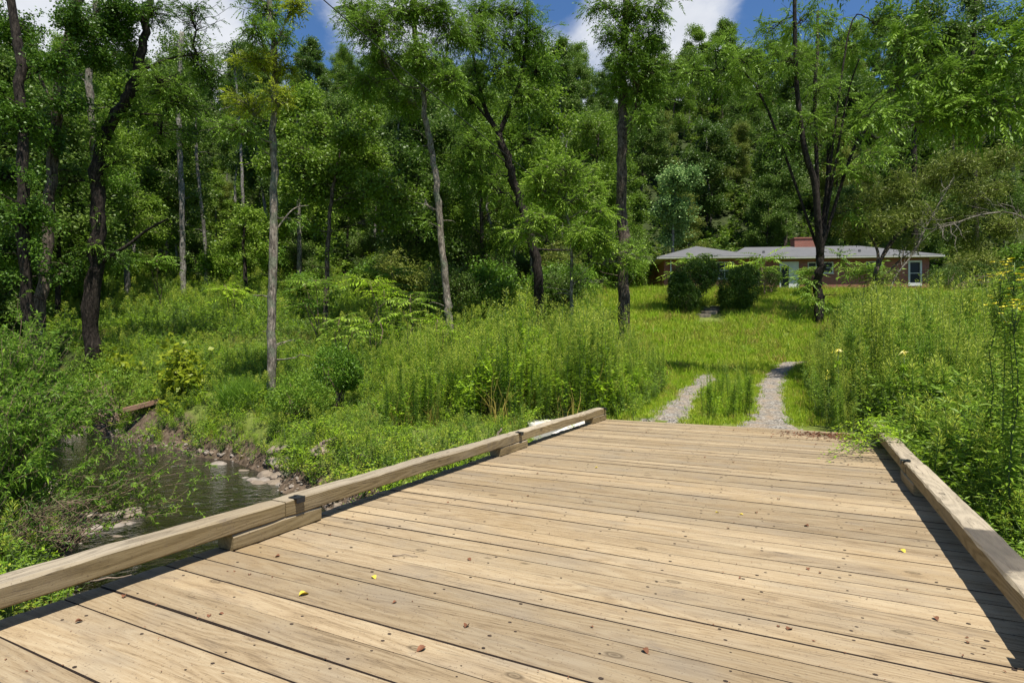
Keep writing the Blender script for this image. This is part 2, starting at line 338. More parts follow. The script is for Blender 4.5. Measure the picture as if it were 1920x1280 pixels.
# roof
m, nt, o = mat('roof_shingle'); co = objco(nt)
br = N(nt, 'ShaderNodeTexBrick', inp={'Scale': 3.2, 'Color1': (.065, .065, .07, 1), 'Color2': (.095, .095, .098, 1), 'Mortar': (.04, .04, .04, 1), 'Mortar Size': .012, 'Brick Width': .9, 'Row Height': .42}); L(nt, co, br.inputs['Vector'])
col = mixc(nt, noise(nt, co, .7, 5, .6), br.outputs[0], (.12, .118, .118)); p = N(nt, 'ShaderNodeBsdfPrincipled', inp={'Roughness': .9}); L(nt, col, p.inputs[0]); L(nt, p.outputs[0], o.inputs[0]); M['roof'] = m
# brick: box-mapped by local coordinates (x+y, z)
m, nt, o = mat('red_brick'); co = objco(nt); sx = N(nt, 'ShaderNodeSeparateXYZ'); L(nt, co, sx.inputs[0]); cb = N(nt, 'ShaderNodeCombineXYZ')
L(nt, mathn(nt, 'ADD', sx.outputs[0], sx.outputs[1]), cb.inputs[0]); L(nt, sx.outputs[2], cb.inputs[1])
br = N(nt, 'ShaderNodeTexBrick', inp={'Scale': 1, 'Color1': (.36, .08, .045, 1), 'Color2': (.24, .052, .032, 1), 'Mortar': (.32, .25, .2, 1), 'Mortar Size': .009, 'Brick Width': .21, 'Row Height': .072}); L(nt, cb.outputs[0], br.inputs['Vector'])
col = mixc(nt, mathn(nt, 'MULTIPLY', noise(nt, co, 1.3, 5, .6), .5), br.outputs[0], (.16, .06, .04)); p = N(nt, 'ShaderNodeBsdfPrincipled', inp={'Roughness': .9}); L(nt, col, p.inputs[0]); L(nt, p.outputs[0], o.inputs[0]); M['brick'] = m
# ground
m, nt, o = mat('ground_cover'); g = N(nt, 'ShaderNodeNewGeometry').outputs['Position']
A = lambda n_: N(nt, 'ShaderNodeAttribute', attribute_name=n_).outputs['Fac']
n1 = noise(nt, g, 1.1, 8, .65); n2_ = noise(nt, g, 14, 4, .6)
grass_c = mixc(nt, n2_, ramp(nt, n1, [(.35, (.08, .11, .018)), (.65, (.19, .23, .045))]), (.11, .13, .03))
dirt_c = ramp(nt, noise(nt, g, 5, 8, .7), [(.3, (.035, .024, .015)), (.5, (.095, .068, .044)), (.72, (.19, .14, .10))])
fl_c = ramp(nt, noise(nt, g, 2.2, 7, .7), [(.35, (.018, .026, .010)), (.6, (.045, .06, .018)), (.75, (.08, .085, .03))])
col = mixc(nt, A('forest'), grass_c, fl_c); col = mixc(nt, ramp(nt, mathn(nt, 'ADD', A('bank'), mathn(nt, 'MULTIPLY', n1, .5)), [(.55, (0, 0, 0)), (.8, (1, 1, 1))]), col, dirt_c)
p = N(nt, 'ShaderNodeBsdfPrincipled', inp={'Roughness': .95, 'Specular IOR Level': .1}); L(nt, col, p.inputs[0]); L(nt, bump(nt, n2_, .8, .05), p.inputs['Normal']); L(nt, p.outputs[0], o.inputs[0]); M['ground'] = m
# gravel
m, nt, o = mat('gravel'); g = N(nt, 'ShaderNodeNewGeometry').outputs['Position']
vo = N(nt, 'ShaderNodeTexVoronoi', inp={'Scale': 26}); L(nt, g, vo.inputs['Vector']); sp = N(nt, 'ShaderNodeSeparateColor'); L(nt, vo.outputs['Color'], sp.inputs[0])
col = ramp(nt, sp.outputs[0], [(0, (.06, .052, .042)), (.5, (.155, .138, .115)), (1, (.33, .30, .26))]); col = mixc(nt, ramp(nt, noise(nt, g, 2.2, 5, .6), [(.45, (0, 0, 0)), (.7, (1, 1, 1))]), col, (.24, .18, .12))
p = N(nt, 'ShaderNodeBsdfPrincipled', inp={'Roughness': .95}); L(nt, col, p.inputs[0]); L(nt, bump(nt, vo.outputs['Distance'], .8, .02), p.inputs['Normal']); L(nt, p.outputs[0], o.inputs[0]); M['gravel'] = m
# water: clear shallow stream
m, nt, o = mat('creek_water'); g = N(nt, 'ShaderNodeNewGeometry').outputs['Position']
rp = mathn(nt, 'ADD', noise(nt, vmul(nt, g, (1, 1, 1)), 3.5, 4, .6, 1.2), mathn(nt, 'MULTIPLY', noise(nt, g, 14, 3, .6), .35)); bn = bump(nt, rp, .55, .05)
gl = N(nt, 'ShaderNodeBsdfGlossy', inp={'Roughness': .06, 'Color': (.9, .95, 1, 1)}); L(nt, bn, gl.inputs['Normal'])
tr = N(nt, 'ShaderNodeBsdfTransparent', inp={'Color': (.26, .27, .20, 1)}); fr = N(nt, 'ShaderNodeFresnel', inp={0: 1.33}); L(nt, bn, fr.inputs['Normal'])
foam = ramp(nt, noise(nt, vmul(nt, g, (1, 1, 1)), 2.3, 7, .7, 1.5), [(.60, (0, 0, 0)), (.72, (1, 1, 1))]); df = N(nt, 'ShaderNodeBsdfDiffuse', inp={0: (.5, .52, .5, 1)})
ms = N(nt, 'ShaderNodeMixShader'); L(nt, mathn(nt, 'ADD', mathn(nt, 'MULTIPLY', fr.outputs[0], 1.3), .04, True), ms.inputs[0]); L(nt, tr.outputs[0], ms.inputs[1]); L(nt, gl.outputs[0], ms.inputs[2])
m2 = N(nt, 'ShaderNodeMixShader'); L(nt, mathn(nt, 'MULTIPLY', foam, .22), m2.inputs[0]); L(nt, ms.outputs[0], m2.inputs[1]); L(nt, df.outputs[0], m2.inputs[2]); L(nt, m2.outputs[0], o.inputs[0]); M['water'] = m

# ------------------------------------------------------------------ ground sheet, water, driveway
def axis(segs):
    a = []
    for (s0, s1, st) in segs: a += list(np.arange(s0, s1, st))
    return np.array(a+[segs[-1][1]])
gx = axis([(-700, -120, 40), (-120, -30, 5), (-30, 22, .3), (22, 60, 1.2), (60, 140, 8), (140, 700, 40)])
gy = axis([(-60, -4, 4), (-4, 33, .3), (33, 70, 1), (70, 240, 6), (240, 900, 40)])
X, Y = np.meshgrid(gx, gy); Z = G(X, Y)
nx, ny = len(gx), len(gy)
ge = Geo(); i = np.arange(ny-1)[:, None]*nx; j = np.arange(nx-1)[None]
ge.add(np.stack([X, Y, Z], -1), np.stack([i+j, i+j+1, i+nx+j+1, i+nx+j], -1).reshape(-1, 4))
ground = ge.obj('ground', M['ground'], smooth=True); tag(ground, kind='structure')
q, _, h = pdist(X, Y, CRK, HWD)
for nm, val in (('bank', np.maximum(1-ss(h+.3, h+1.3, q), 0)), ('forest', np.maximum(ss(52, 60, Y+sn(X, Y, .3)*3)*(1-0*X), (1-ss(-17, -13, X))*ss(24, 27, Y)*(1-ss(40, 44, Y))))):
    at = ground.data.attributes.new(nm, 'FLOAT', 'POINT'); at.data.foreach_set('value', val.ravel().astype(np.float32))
# water ribbon
def ribbon(P, hw, z, step=.5):
    pts = [P[0]]
    for a, b in zip(P[:-1], P[1:]):
        n = max(1, int(np.hypot(*(b-a))/step)); pts += [a+(b-a)*(k+1)/n for k in range(n)]
    pts = np.array(pts, float)
    for _ in range(6): pts[1:-1] = (pts[:-2]+2*pts[1:-1]+pts[2:])/4
    return pts
cp = ribbon(CRK, 4, WATER); T = nrm(np.gradient(cp, axis=0)); Nn = np.stack([T[:, 1], -T[:, 0]], 1)
ge = Geo(); cols = np.linspace(-4.2, 4.2, 15)
V = np.concatenate([cp[:, None]+Nn[:, None]*cols[None, :, None], np.full((len(cp), 15, 1), WATER)], -1)
i = np.arange(len(cp)-1)[:, None]*15; j = np.arange(14)[None]; ge.add(V, np.stack([i+j, i+j+1, i+16+j, i+15+j], -1).reshape(-1, 4))
tag(ge.obj('water', M['water'], smooth=True), kind='structure')
# two gravel wheel tracks
dp = ribbon(DRV, 1, 0, .25); T = nrm(np.gradient(dp, axis=0)); Nn = np.stack([T[:, 1], -T[:, 0]], 1)
ge = Geo(); rgv = np.random.default_rng(8)
for off, hw in ((-1.18, .60), (1.08, .66)):
    s = np.arange(len(dp))*.25; c = 21; fr_ = np.linspace(-1, 1, c)
    wl = hw*(1+.12*np.sin(s*.9+off)); wr = hw*(1+.12*np.sin(s*.7+2))
    wl = wl*(1+.5*np.exp(-s/2)); 
    offs = off+np.where(fr_[None] < 0, fr_[None]*wl[:, None], fr_[None]*wr[:, None])
    P = dp[:, None]+Nn[:, None]*offs[..., None]; z = G(P[..., 0], P[..., 1])+.035-.075*np.abs(fr_)[None]**2.2+rgv.normal(size=P.shape[:2])*.008+.022*sn(P[..., 0], P[..., 1], 4.1, 3)
    i = np.arange(len(dp)-1)[:, None]*c; j = np.arange(c-1)[None]
    fade = ss(12, 15.5, s) if off < 0 else ss(16, 20, s); z = z-fade[:, None]*.09
    ge.add(np.concatenate([P, z[..., None]], -1), np.stack([i+j, i+j+1, i+c+1+j, i+c+j], -1).reshape(-1, 4))
tag(ge.obj('gravel_driveway', M['gravel'], smooth=True), kind='structure')

# ------------------------------------------------------------------ bridge
bridge = empty('timber_bridge', (0, 0, 0), BRZ)
tag(bridge, 'weathered timber bridge deck with low log curbs crossing the creek', 'bridge')
ge = Geo(); PITCH = .2185; r = np.random.default_rng(3)
v = -3.0; nb = 0
while v < V1-.1:
    wd = PITCH-.0035-r.uniform(0, .006)*r.random(); x0 = U0-r.uniform(0, .03); x1 = U1+r.uniform(0, .03); zt = r.uniform(-.0025, .0025)
    sk = r.normal()*.0025; n = 15
    xs = np.linspace(x0, x1, n); ph = r.uniform(0, 6, 3)
    wob = .002*np.sin(xs*1.7+ph[0])+sk*(xs-(x0+x1)/2)/3; zz = zt+.0015*np.sin(xs*1.1+ph[1]); tw = .0015*np.sin(xs*.9+ph[2])
    sec = [(-.5, -.042), (-.5, -.014), (-.486, -.002), (-.2, .001), (.2, .001), (.486, -.002), (.5, -.014), (.5, -.042)]
    V = np.array([[(xs[k], v+PITCH/2+wob[k]+a*wd, zz[k]+b+tw[k]*a*2) for a, b in sec] for k in range(n)])
    i = np.arange(n-1)[:, None]*8; tn = r.random(); kb = ge.n; ge.V.append(V.reshape(-1, 3)); ge.n += n*8
    for jj, mm in (((2, 3, 4, 7), 0), ((0, 1, 5, 6), 1)):
        j = np.array(jj)[None]; j2 = (j+1) % 8; Fq = np.stack([i+j, i+8+j, i+8+j2, i+j2], -1).reshape(-1, 4)+kb; ge.F.append((Fq, np.full(len(Fq), tn), mm))
    n0 = ge.n-n*8; ge.F.append((np.array([np.arange(8)+n0]), np.array([tn]), 0)); ge.F.append((np.array([np.arange(8)[::-1]+n0+(n-1)*8]), np.array([tn]), 0))
    for ju in np.arange(U0+.35, U1-.15, .6):
        for dv in (-.055, .055):
            if r.random() < .28: continue
            cx = ju+r.normal()*.04; cyy = v+PITCH/2+dv+r.normal()*.014; rr = r.uniform(.0045, .0115)
            an = np.arange(7)/7*2*pi; zc = np.interp(cx, xs, zz)+.0022
            k0 = ge.n; ge.V.append(np.stack([cx+rr*1.3*np.cos(an), cyy+rr*np.sin(an), np.full(7, zc)], 1)); ge.n += 7
            ge.F.append((np.array([np.arange(7)+k0]), np.array([.5]), 1))
    v += PITCH; nb += 1
ge.obj('deck', [M['deck'], M['nail']], bridge)
ge = Geo()
for u in np.linspace(U0+.35, U1-.35, 5): ge.box((u-.1, -3, -.62), (u+.1, V1-.1, -.045), bev=.01)
ge.obj('floor_beams', M['beam'], bridge)

def curb_timber(u0, v0, v1, z0, z1, tint, jog=0, seed=0):
    rr = np.random.default_rng(seed); g = Geo(); n = max(3, int((v1-v0)/.12)); vs = np.linspace(v0, v1, n)
    wd = .2; b = .012
    wa = .004*np.sin(vs*1.3+seed)+.0015*np.sin(vs*5+seed*2); wt = .004*np.sin(vs*2.7+seed)+rr.normal(size=n)*.0012
    chip = np.clip(rr.normal(size=n)*.0025+.011+.014*np.clip(np.sin(vs*1.3+seed*3)-.6, 0, 1)*2, .006, .034)
    V = []
    for k in range(n):
        c = chip[k]; c2 = chip[(k*7+3) % n]
        e = 0 if 0 < k < n-1 else .006
        ua, ub, za, zb = u0+wa[k]+e, u0+wd+wa[k]-e, z0+e*.5, z1+wt[k]-e
        V += [(ua+b, vs[k], za), (ub-b, vs[k], za), (ub, vs[k], za+b), (ub, vs[k], zb-c), (ub-c, vs[k], zb), (ua+c2, vs[k], zb), (ua, vs[k], zb-c2), (ua, vs[k], za+b)]
    i = np.arange(n-1)[:, None]*8; j = np.arange(8)[None]; j2 = (j+1) % 8
    g.add(V, np.stack([i+j, i+j2, i+8+j2, i+8+j], -1).reshape(-1, 4), tint); m0 = g.n-8
    g.F.append((np.array([np.arange(8)[::-1]+g.n-n*8]), np.array([tint]), 0)); g.F.append((np.array([np.arange(8)+m0]), np.array([tint]), 0))
    return g
rail_cuts = [-3.0, -.96, 3.63, 8.22, 12.86]
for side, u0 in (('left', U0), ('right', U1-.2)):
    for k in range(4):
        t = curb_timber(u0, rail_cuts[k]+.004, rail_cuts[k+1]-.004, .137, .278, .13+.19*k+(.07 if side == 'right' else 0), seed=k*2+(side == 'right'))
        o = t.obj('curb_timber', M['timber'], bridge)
    for vc in (-1.5, 3.11, 7.68, 11.93):
        t = curb_timber(u0+.002, vc, vc+.95, .003, .134, .41+vc*.03, seed=int(vc*3+9)); t.obj('spacer_block', M['timber'], bridge)
        # strap over the timber
        vb = vc+.66 if vc < 11 else vc+.80
        g = Geo(); w2 = .05; t_ = .006; ui, uo = (u0+.2, u0) if side == 'left' else (u0, u0+.2); sg = 1 if side == 'left' else -1
        a_, b_ = ui-sg*.07, ui+sg*.036
        g.box((min(a_, b_), vb-w2, .284), (max(a_, b_), vb+w2, .291))
        g.box((min(ui+sg*.028, b_), vb-w2+.003, .240), (max(ui+sg*.028, b_), vb+w2-.003, .283))
        an = np.arange(8)/8*2*pi
        g.tube([(ui-sg*.04, vb, .290), (ui-sg*.04, vb, .301)], .013, 8)
        g.obj('steel_strap', M['steel'], bridge)

# concrete abutment with flared wing wall beside the far left bridge end
g = Geo()
def prism(g, P, z0, z1, tint=.5, mi=0):
    n = len(P); V = [(x, y, z0) for x, y in P]+[(x, y, z1) for x, y in P]; k0 = g.n
    g.add(V, [(i, (i+1) % n, n+(i+1) % n, n+i) for i in range(n)], tint, mi)
    g.F.append((np.array([np.arange(n)[::-1]+k0]), np.array([tint]), mi)); g.F.append((np.array([np.arange(n)+n+k0]), np.array([tint]), mi))
ab = [uv2xy(u, v_) for u, v_ in [(-4.36, 10.9), (-4.36, 13.3), (-5.1, 13.6), (-6.0, 12.6), (-5.6, 11.9), (-4.75, 12.1), (-4.62, 10.9)]]
prism(g, ab[::-1], -1.9, -.10)
tag(g.obj('concrete_abutment', M['concrete']), 'pale concrete wing wall beside the far left corner of the timber bridge', 'abutment')

# ------------------------------------------------------------------ vegetation builders
def bez(a, b, n=5, sag=.1, r=rng, wob=.06):
    a = np.asarray(a, float); b = np.asarray(b, float); t = np.linspace(0, 1, n)[:, None]; Ld = np.linalg.norm(b-a)
    p = a+(b-a)*t; p[:, 2] += (sag*Ld*np.sin(t[:, 0]*pi)); p[1:-1] += r.normal(size=(n-2, 3))*wob*Ld; return p
STY = {  # frond/leaf settings: kind, length, leaflet length, leaflet width, pairs
 'walnut': ('frond', .48, .15, .052, 6), 'walnut_fine': ('frond', .36, .11, .042, 6), 'sumac': ('frond', .85, .24, .075, 8),
 'broad': ('leaf', 0, .17, .12, 9), 'broad_s': ('leaf', 0, .12, .075, 12), 'far': ('leaf', 0, .27, .18, 12), 'farfine': ('leaf', 0, .22, .11, 14), 'feather': ('leaf', 0, .26, .055, 13)}
def fill_blob(gw, gl, start, c, rad, n, style, r, limb_r=.05, twig_r=.018, bias=.35, per=5, limb=True, droop=.25):
    kind, FL, ll, lw, K = STY[style]; c = np.asarray(c, float); rad = np.asarray(rad, float)*np.ones(3)
    start = np.asarray(start, float)
    Lm = bez(start, c, 7, .04, r, .035)
    if limb: gw.tube(Lm, np.linspace(limb_r, limb_r*.35, 7), 5)
    d = nrm(r.normal(size=(n, 3))); rr = r.random(n)**bias
    T = c+d*rr[:, None]*rad*(1+.28*np.sin(d[:, :1]*3.1+d[:, 1:2]*4.3+c[0]))
    allP = []; allD = []; allT = []
    for k in range(n):
        s = Lm[r.integers(3, 7)] if limb else c+(T[k]-c)*.25
        tw = bez(s, T[k], 4, .05, r, .07)
        if twig_r > 0: gw.tube(tw, [twig_r, twig_r*.8, twig_r*.6, twig_r*.35], 3, cap=False)
        t = r.uniform(.4, 1.0, per); i0 = np.minimum((t*3).astype(int), 2); f = t*3-i0
        P = tw[i0]*(1-f[:, None])+tw[i0+1]*f[:, None]
        D = nrm(T[k]-s)[None]*.6+r.normal(size=(per, 3))*.6; D[:, 2] -= droop*.3
        allP.append(P); allD.append(D); allT.append(np.clip(r.normal(.5, .16)+r.normal(size=per)*.12, 0, 1))
    P = np.concatenate(allP); D = np.concatenate(allD); t = np.concatenate(allT)
    if kind == 'frond': gl.fronds(P, D, FL*r.uniform(.7, 1.2, len(P)), K, ll, lw, t, r=r)
    else:
        m = K; P = np.repeat(P, m, 0); D = np.repeat(nrm(D), m, 0)*.5+r.normal(size=(len(P), 3)); D[:, 2] *= .7; D[:, 2] -= droop
        P = P+r.normal(size=P.shape)*ll*1.1
        gl.leaves(P, D, ll*r.uniform(.6, 1.25, len(P)), lw*r.uniform(.7, 1.2, len(P)), np.clip(np.repeat(t, m)+r.normal(size=len(P))*.1, 0, 1), flat=.55, r=r)

def smooth_poly(P, sub=5):
    P = np.asarray(P, float)
    if len(P) < 3: return P
    t = np.arange(len(P)); tt = np.linspace(0, len(P)-1, (len(P)-1)*sub+1); out = []
    for x in tt:
        i = min(int(x), len(P)-2); f = x-i; p0 = P[max(i-1, 0)]; p1 = P[i]; p2 = P[i+1]; p3 = P[min(i+2, len(P)-1)]
        out.append(.5*((2*p1)+(-p0+p2)*f+(2*p0-5*p1+4*p2-p3)*f*f+(-p0+3*p1-3*p2+p3)*f**3))
    return np.array(out)
def hero(name, label, cat, Y, trunk, r0, r1, blobs, style, bark, leaf, limbs=(), seed=0, dens=1.35, leaf2=None, per=5, group=None, twig=.016, dscat=.5):
    """trunk/limb points and crown clumps measured as picture directions at distance Y, turned into metres round the trunk foot"""
    r = np.random.default_rng(seed+100)
    P = np.array([W(a, b, Y) for a, b in trunk]); P[:, 1] += np.cumsum(r.normal(size=len(P))*.15)
    base = np.array([P[0, 0], P[0, 1], g1(P[0, 0], P[0, 1])-.15])
    if P[0, 2] > base[2]+.4: P = np.vstack([base, P])
    else: P[0] = base
    origin = base.copy(); P = P-origin
    sp = smooth_poly(P); n = len(sp); sp[1:-1] += r.normal(size=(n-2, 3))*r0*.07
    root = empty(name, origin); tag(root, label, cat, group)
    gw = Geo(); gl = Geo()
    rad = np.linspace(r0, r1, n); rad[0] *= 1.35; rad *= 1+r.normal(size=n)*.06; sp[2:-1] += r.normal(size=(n-3, 3))*r0*.12; gw.tube(sp, rad, 10)
    skel = [sp[n//3:]]
    for li in limbs:
        Q = np.array([W(a, b, Y) for a, b in li[0]])-origin; d0 = np.argmin(np.linalg.norm(sp-Q[0], axis=1)); Q[0] = sp[d0]
        oy = r.normal()*.9; Q[1:, 1] = sp[d0][1]+np.linspace(.3, 1, len(Q)-1)*oy
        q = smooth_poly(Q); gw.tube(q, np.linspace(li[1], li[2], len(q)), 8); skel.append(q[len(q)//3:])
    sk = np.concatenate(skel); gl2 = Geo()
    for k in range(12):   # dead stubs and small leafy sprouts low on the trunk
        i_ = r.integers(max(2, n//6), n-2); a_ = r.uniform(0, 6.28); l_ = r.uniform(.3, 1.3); e_ = sp[i_]+np.array([math.cos(a_)*l_, math.sin(a_)*l_, r.uniform(-.1, .5)*l_])
        gw.tube(bez(sp[i_], e_, 5, .06, r, .05), np.linspace(.03, .007, 5), 4)
        if k % 2 and leaf: fill_blob(gw, gl, sp[i_], e_, .45, 7, style, r, .015, .005, per=3)
    for b in blobs:
        px, py, rx, ry, n_ = b[:5]; yo = r.normal()*dscat*rx/FPX*Y if len(b) < 6 else b[5]
        c = W(px, py, Y+yo)-origin; rad_ = np.array([rx/FPX*Y, min(rx, ry*1.3)/FPX*Y, ry/FPX*Y])
        dd = np.linalg.norm((sk-c)*np.array([1, 1, 1.2])+np.array([0, 0, .8]), axis=1); s = sk[np.argmin(dd)]
        G2 = gl2 if (leaf2 and r.random() < .4) else gl
        fill_blob(gw, G2, s, c, rad_, max(6, int(n_*dens)), style, r, limb_r=max(.02, r0*.13), twig_r=twig, per=per)
    gw.obj('trunk', M[bark], root, smooth=True)
    if gl.n: gl.obj('crown', M[leaf], root)
    if gl2.n: gl2.obj('crown', M[leaf2], root)
    return root

B = hero
# ---- the standing trees near the creek and lawn (each its own)
B('walnut_tree', 'dark leaning tree at the far left edge with a slender trunk curving left', 'tree', 21, [(64, 640), (60, 450), (57, 300), (47, 130), (24, -60)], .23, .14,
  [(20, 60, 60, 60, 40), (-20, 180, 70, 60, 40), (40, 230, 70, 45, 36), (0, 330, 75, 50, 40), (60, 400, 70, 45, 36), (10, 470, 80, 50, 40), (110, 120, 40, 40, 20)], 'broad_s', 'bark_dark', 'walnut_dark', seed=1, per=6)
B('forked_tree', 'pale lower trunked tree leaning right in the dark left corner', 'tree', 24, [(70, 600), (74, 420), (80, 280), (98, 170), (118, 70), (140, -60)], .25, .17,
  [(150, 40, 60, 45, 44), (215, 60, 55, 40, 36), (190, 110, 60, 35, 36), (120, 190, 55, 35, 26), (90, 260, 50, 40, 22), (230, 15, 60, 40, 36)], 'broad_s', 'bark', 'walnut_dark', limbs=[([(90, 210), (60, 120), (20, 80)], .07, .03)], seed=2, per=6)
B('leaning_tree', 'large dark tree whose trunk bends right and rises over the left canopy', 'tree', 25,
  [(166, 625), (176, 500), (184, 390), (188, 290), (212, 222), (250, 180), (268, 110), (290, 35), (300, -60)], .36, .13,
  [(190, 250, 30, 36, 26), (185, 320, 24, 34, 18), (300, 150, 60, 45, 46), (370, 110, 60, 45, 46), (330, 190, 60, 35, 40), (400, 160, 50, 40, 34), (290, 20, 55, 30, 36), (360, 20, 60, 25, 30), (250, 215, 40, 25, 20), (235, 90, 30, 30, 18), (300, 250, 60, 40, 34), (230, 300, 40, 40, 20), (200, 480, 60, 35, 24), (120, 340, 50, 50, 26)],
  'walnut_fine', 'bark_dark', 'walnut', limbs=[([(180, 495), (205, 478), (240, 455), (270, 430), (310, 408)], .10, .04), ([(212, 225), (270, 215), (330, 225)], .06, .02), ([(262, 140), (320, 118), (390, 110)], .06, .02)], seed=3, leaf2='walnut_dark')
B('straight_tree', 'straight pale barked trunk rising behind the large leaning tree', 'tree', 32, [(176, 520), (175, 330), (168, 200), (168, 90), (184, -40)], .22, .16,
  [(185, 40, 60, 50, 36), (140, 140, 40, 40, 18), (230, 350, 50, 40, 22)], 'broad_s', 'bark_pale', 'broad', seed=4)
B('slim_tree', 'tall slim mottled trunk standing alone at the left bank of the creek meadow', 'tree', 18.5,
  [(510, 700), (505, 560), (503, 400), (502, 260), (505, 130), (495, 40), (485, -60)], .15, .085,
  [(500, 20, 50, 35, 34), (478, 55, 32, 22, 20), (525, 60, 28, 22, 18), (480, 110, 45, 16, 22), (530, 125, 30, 18, 18), (455, 190, 45, 30, 26), (520, 180, 36, 26, 18), (440, 240, 55, 24, 24), (560, 10, 40, 18, 18)],
  'walnut_fine', 'bark_pale', 'walnut', seed=5, leaf2='yellowleaf', limbs=[([(506, 420), (528, 380), (535, 355)], .03, .012)])
B('pale_curving_tree', 'slender pale trunk with a long s-curve in the centre left', 'tree', 27,
  [(842, 610), (838, 560), (826, 450), (818, 360), (806, 270), (796, 215), (792, 160), (778, 80), (770, -50)], .19, .10,
  [(700, 50, 65, 45, 60), (760, 20, 60, 40, 50), (720, 120, 55, 40, 50), (790, 110, 50, 40, 44), (850, 60, 55, 45, 50), (680, 160, 50, 30, 36), (760, 190, 45, 25, 30), (850, 150, 45, 35, 36), (665, 20, 50, 30, 34), (820, 15, 60, 30, 40)],
  'walnut', 'bark_pale', 'walnut', seed=6, dens=1.9, limbs=[([(816, 400), (802, 385), (795, 370)], .06, .03), ([(796, 170), (830, 110), (838, 40)], .06, .02), ([(792, 165), (750, 155), (720, 110)], .05, .02)])
B('forked_walnut', 'dark trunk leaning left and splitting into a wide fork in the centre', 'tree', 31,
  [(1014, 590), (1005, 500), (990, 430), (972, 370), (955, 310), (936, 252)], .30, .20,
  [(900, 60, 60, 45, 60), (960, 90, 55, 40, 54), (1000, 60, 50, 45, 50), (1020, 130, 36, 36, 30), (930, 130, 50, 36, 40), (880, 190, 55, 36, 40), (980, 190, 50, 40, 40), (880, 270, 55, 40, 36), (860, 330, 50, 40, 34), (910, 350, 45, 40, 34), (960, 20, 60, 30, 44), (900, 15, 50, 30, 36), (1000, 260, 40, 36, 24)],
  'walnut', 'bark_dark', 'walnut', seed=7, dens=1.7, leaf2='broad', limbs=[([(936, 255), (912, 210), (896, 150), (885, 90)], .15, .06), ([(938, 250), (955, 205), (972, 160), (985, 90), (990, -30)], .15, .06), ([(925, 235), (895, 205), (868, 188)], .07, .03), ([(1002, 472), (1040, 470), (1068, 468)], .07, .03)])
B('tall_walnut', 'straight dark trunk with drooping compound leaves above the weeds right of centre', 'tree', 26,
  [(1172, 572), (1172, 480), (1170, 380), (1170, 290), (1172, 210), (1176, 110), (1178, 20), (1180, -60)], .29, .15,
  [(1190, 20, 55, 30, 44), (1150, 60, 40, 30, 30), (1215, 75, 45, 36, 40), (1160, 120, 36, 30, 28), (1220, 130, 40, 36, 36), (1190, 170, 40, 30, 30), (1150, 160, 26, 24, 16), (1225, 180, 34, 24, 22), (1135, 15, 40, 22, 22), (1240, 15, 36, 26, 22), (1205, 215, 28, 18, 14), (1175, 90, 30, 30, 20)],
  'walnut', 'bark', 'walnut', seed=8, limbs=[([(1174, 235), (1192, 205), (1200, 150)], .10, .04)])
B('twin_stem_walnut', 'tree on the lawn in front of the brick house forking low into two dark stems', 'tree', 35,
  [(1537, 582), (1541, 556), (1536, 528), (1541, 500), (1541, 478)], .28, .24,
  [(1480, 110, 45, 40, 26), (1500, 40, 50, 36, 30), (1440, 60, 45, 36, 24), (1400, 110, 50, 30, 26), (1340, 90, 45, 26, 22), (1300, 140, 40, 24, 16), (1560, 50, 45, 36, 26), (1600, 100, 45, 36, 26), (1620, 200, 50, 30, 28), (1580, 250, 40, 26, 22), (1640, 290, 50, 22, 20), (1520, 230, 40, 26, 20), (1600, 320, 40, 20, 16), (1455, 255, 26, 12, 8), (1360, 150, 50, 28, 22), (1420, 180, 40, 26, 16), (1640, 50, 40, 40, 22), (1540, 160, 40, 36, 22), (1600, 395, 30, 14, 7), (1370, 70, 30, 20, 12)],
  'sumac', 'bark_dark', 'walnut', seed=9, per=4, dens=.95,
  limbs=[([(1541, 480), (1530, 420), (1520, 345), (1500, 290), (1484, 200), (1476, 100), (1472, -20)], .23, .10), ([(1542, 480), (1552, 400), (1562, 330), (1566, 262)], .21, .13), ([(1566, 262), (1582, 200), (1588, 130)], .09, .03),
         ([(1530, 250), (1536, 180), (1546, 100), (1552, 0)], .13, .08), ([(1566, 262), (1610, 262), (1650, 258), (1690, 240), (1760, 222)], .11, .04), ([(1545, 95), (1590, 70), (1620, 40)], .07, .03), ([(1500, 290), (1420, 160), (1330, 132), (1280, 138)], .09, .03)])
B('edge_walnut', 'tree with large drooping compound leaves reaching in at the right edge', 'tree', 19,
  [(2010, 640), (2000, 400), (1985, 200), (1970, 60)], .18, .10,
  [(1900, 90, 60, 40, 30), (1850, 150, 50, 34, 26), (1780, 140, 45, 26, 20), (1760, 190, 40, 22, 16), (1880, 210, 50, 30, 22), (1820, 200, 45, 26, 18), (1740, 230, 36, 16, 10), (1930, 30, 50, 40, 22), (1800, 235, 40, 16, 10), (1690, 150, 46, 22, 16), (1650, 215, 40, 16, 12), (1700, 60, 60, 26, 18), (1600, -75, 80, 26, 34, -.5), (1480, -95, 80, 26, 34, 0), (1380, -110, 70, 22, 26, .5), (1720, -60, 80, 26, 30, 0), (1290, -120, 60, 20, 20, 1)],
  'sumac', 'bark', 'walnut', seed=10, per=4, dens=.8, limbs=[([(1970, 60), (1880, -80), (1700, -100), (1500, -120), (1330, -130)], .08, .02), ([(1990, 250), (1900, 170), (1800, 150), (1700, 150), (1650, 200)], .06, .015), ([(1975, 120), (1920, 80), (1860, 100)], .05, .02)])
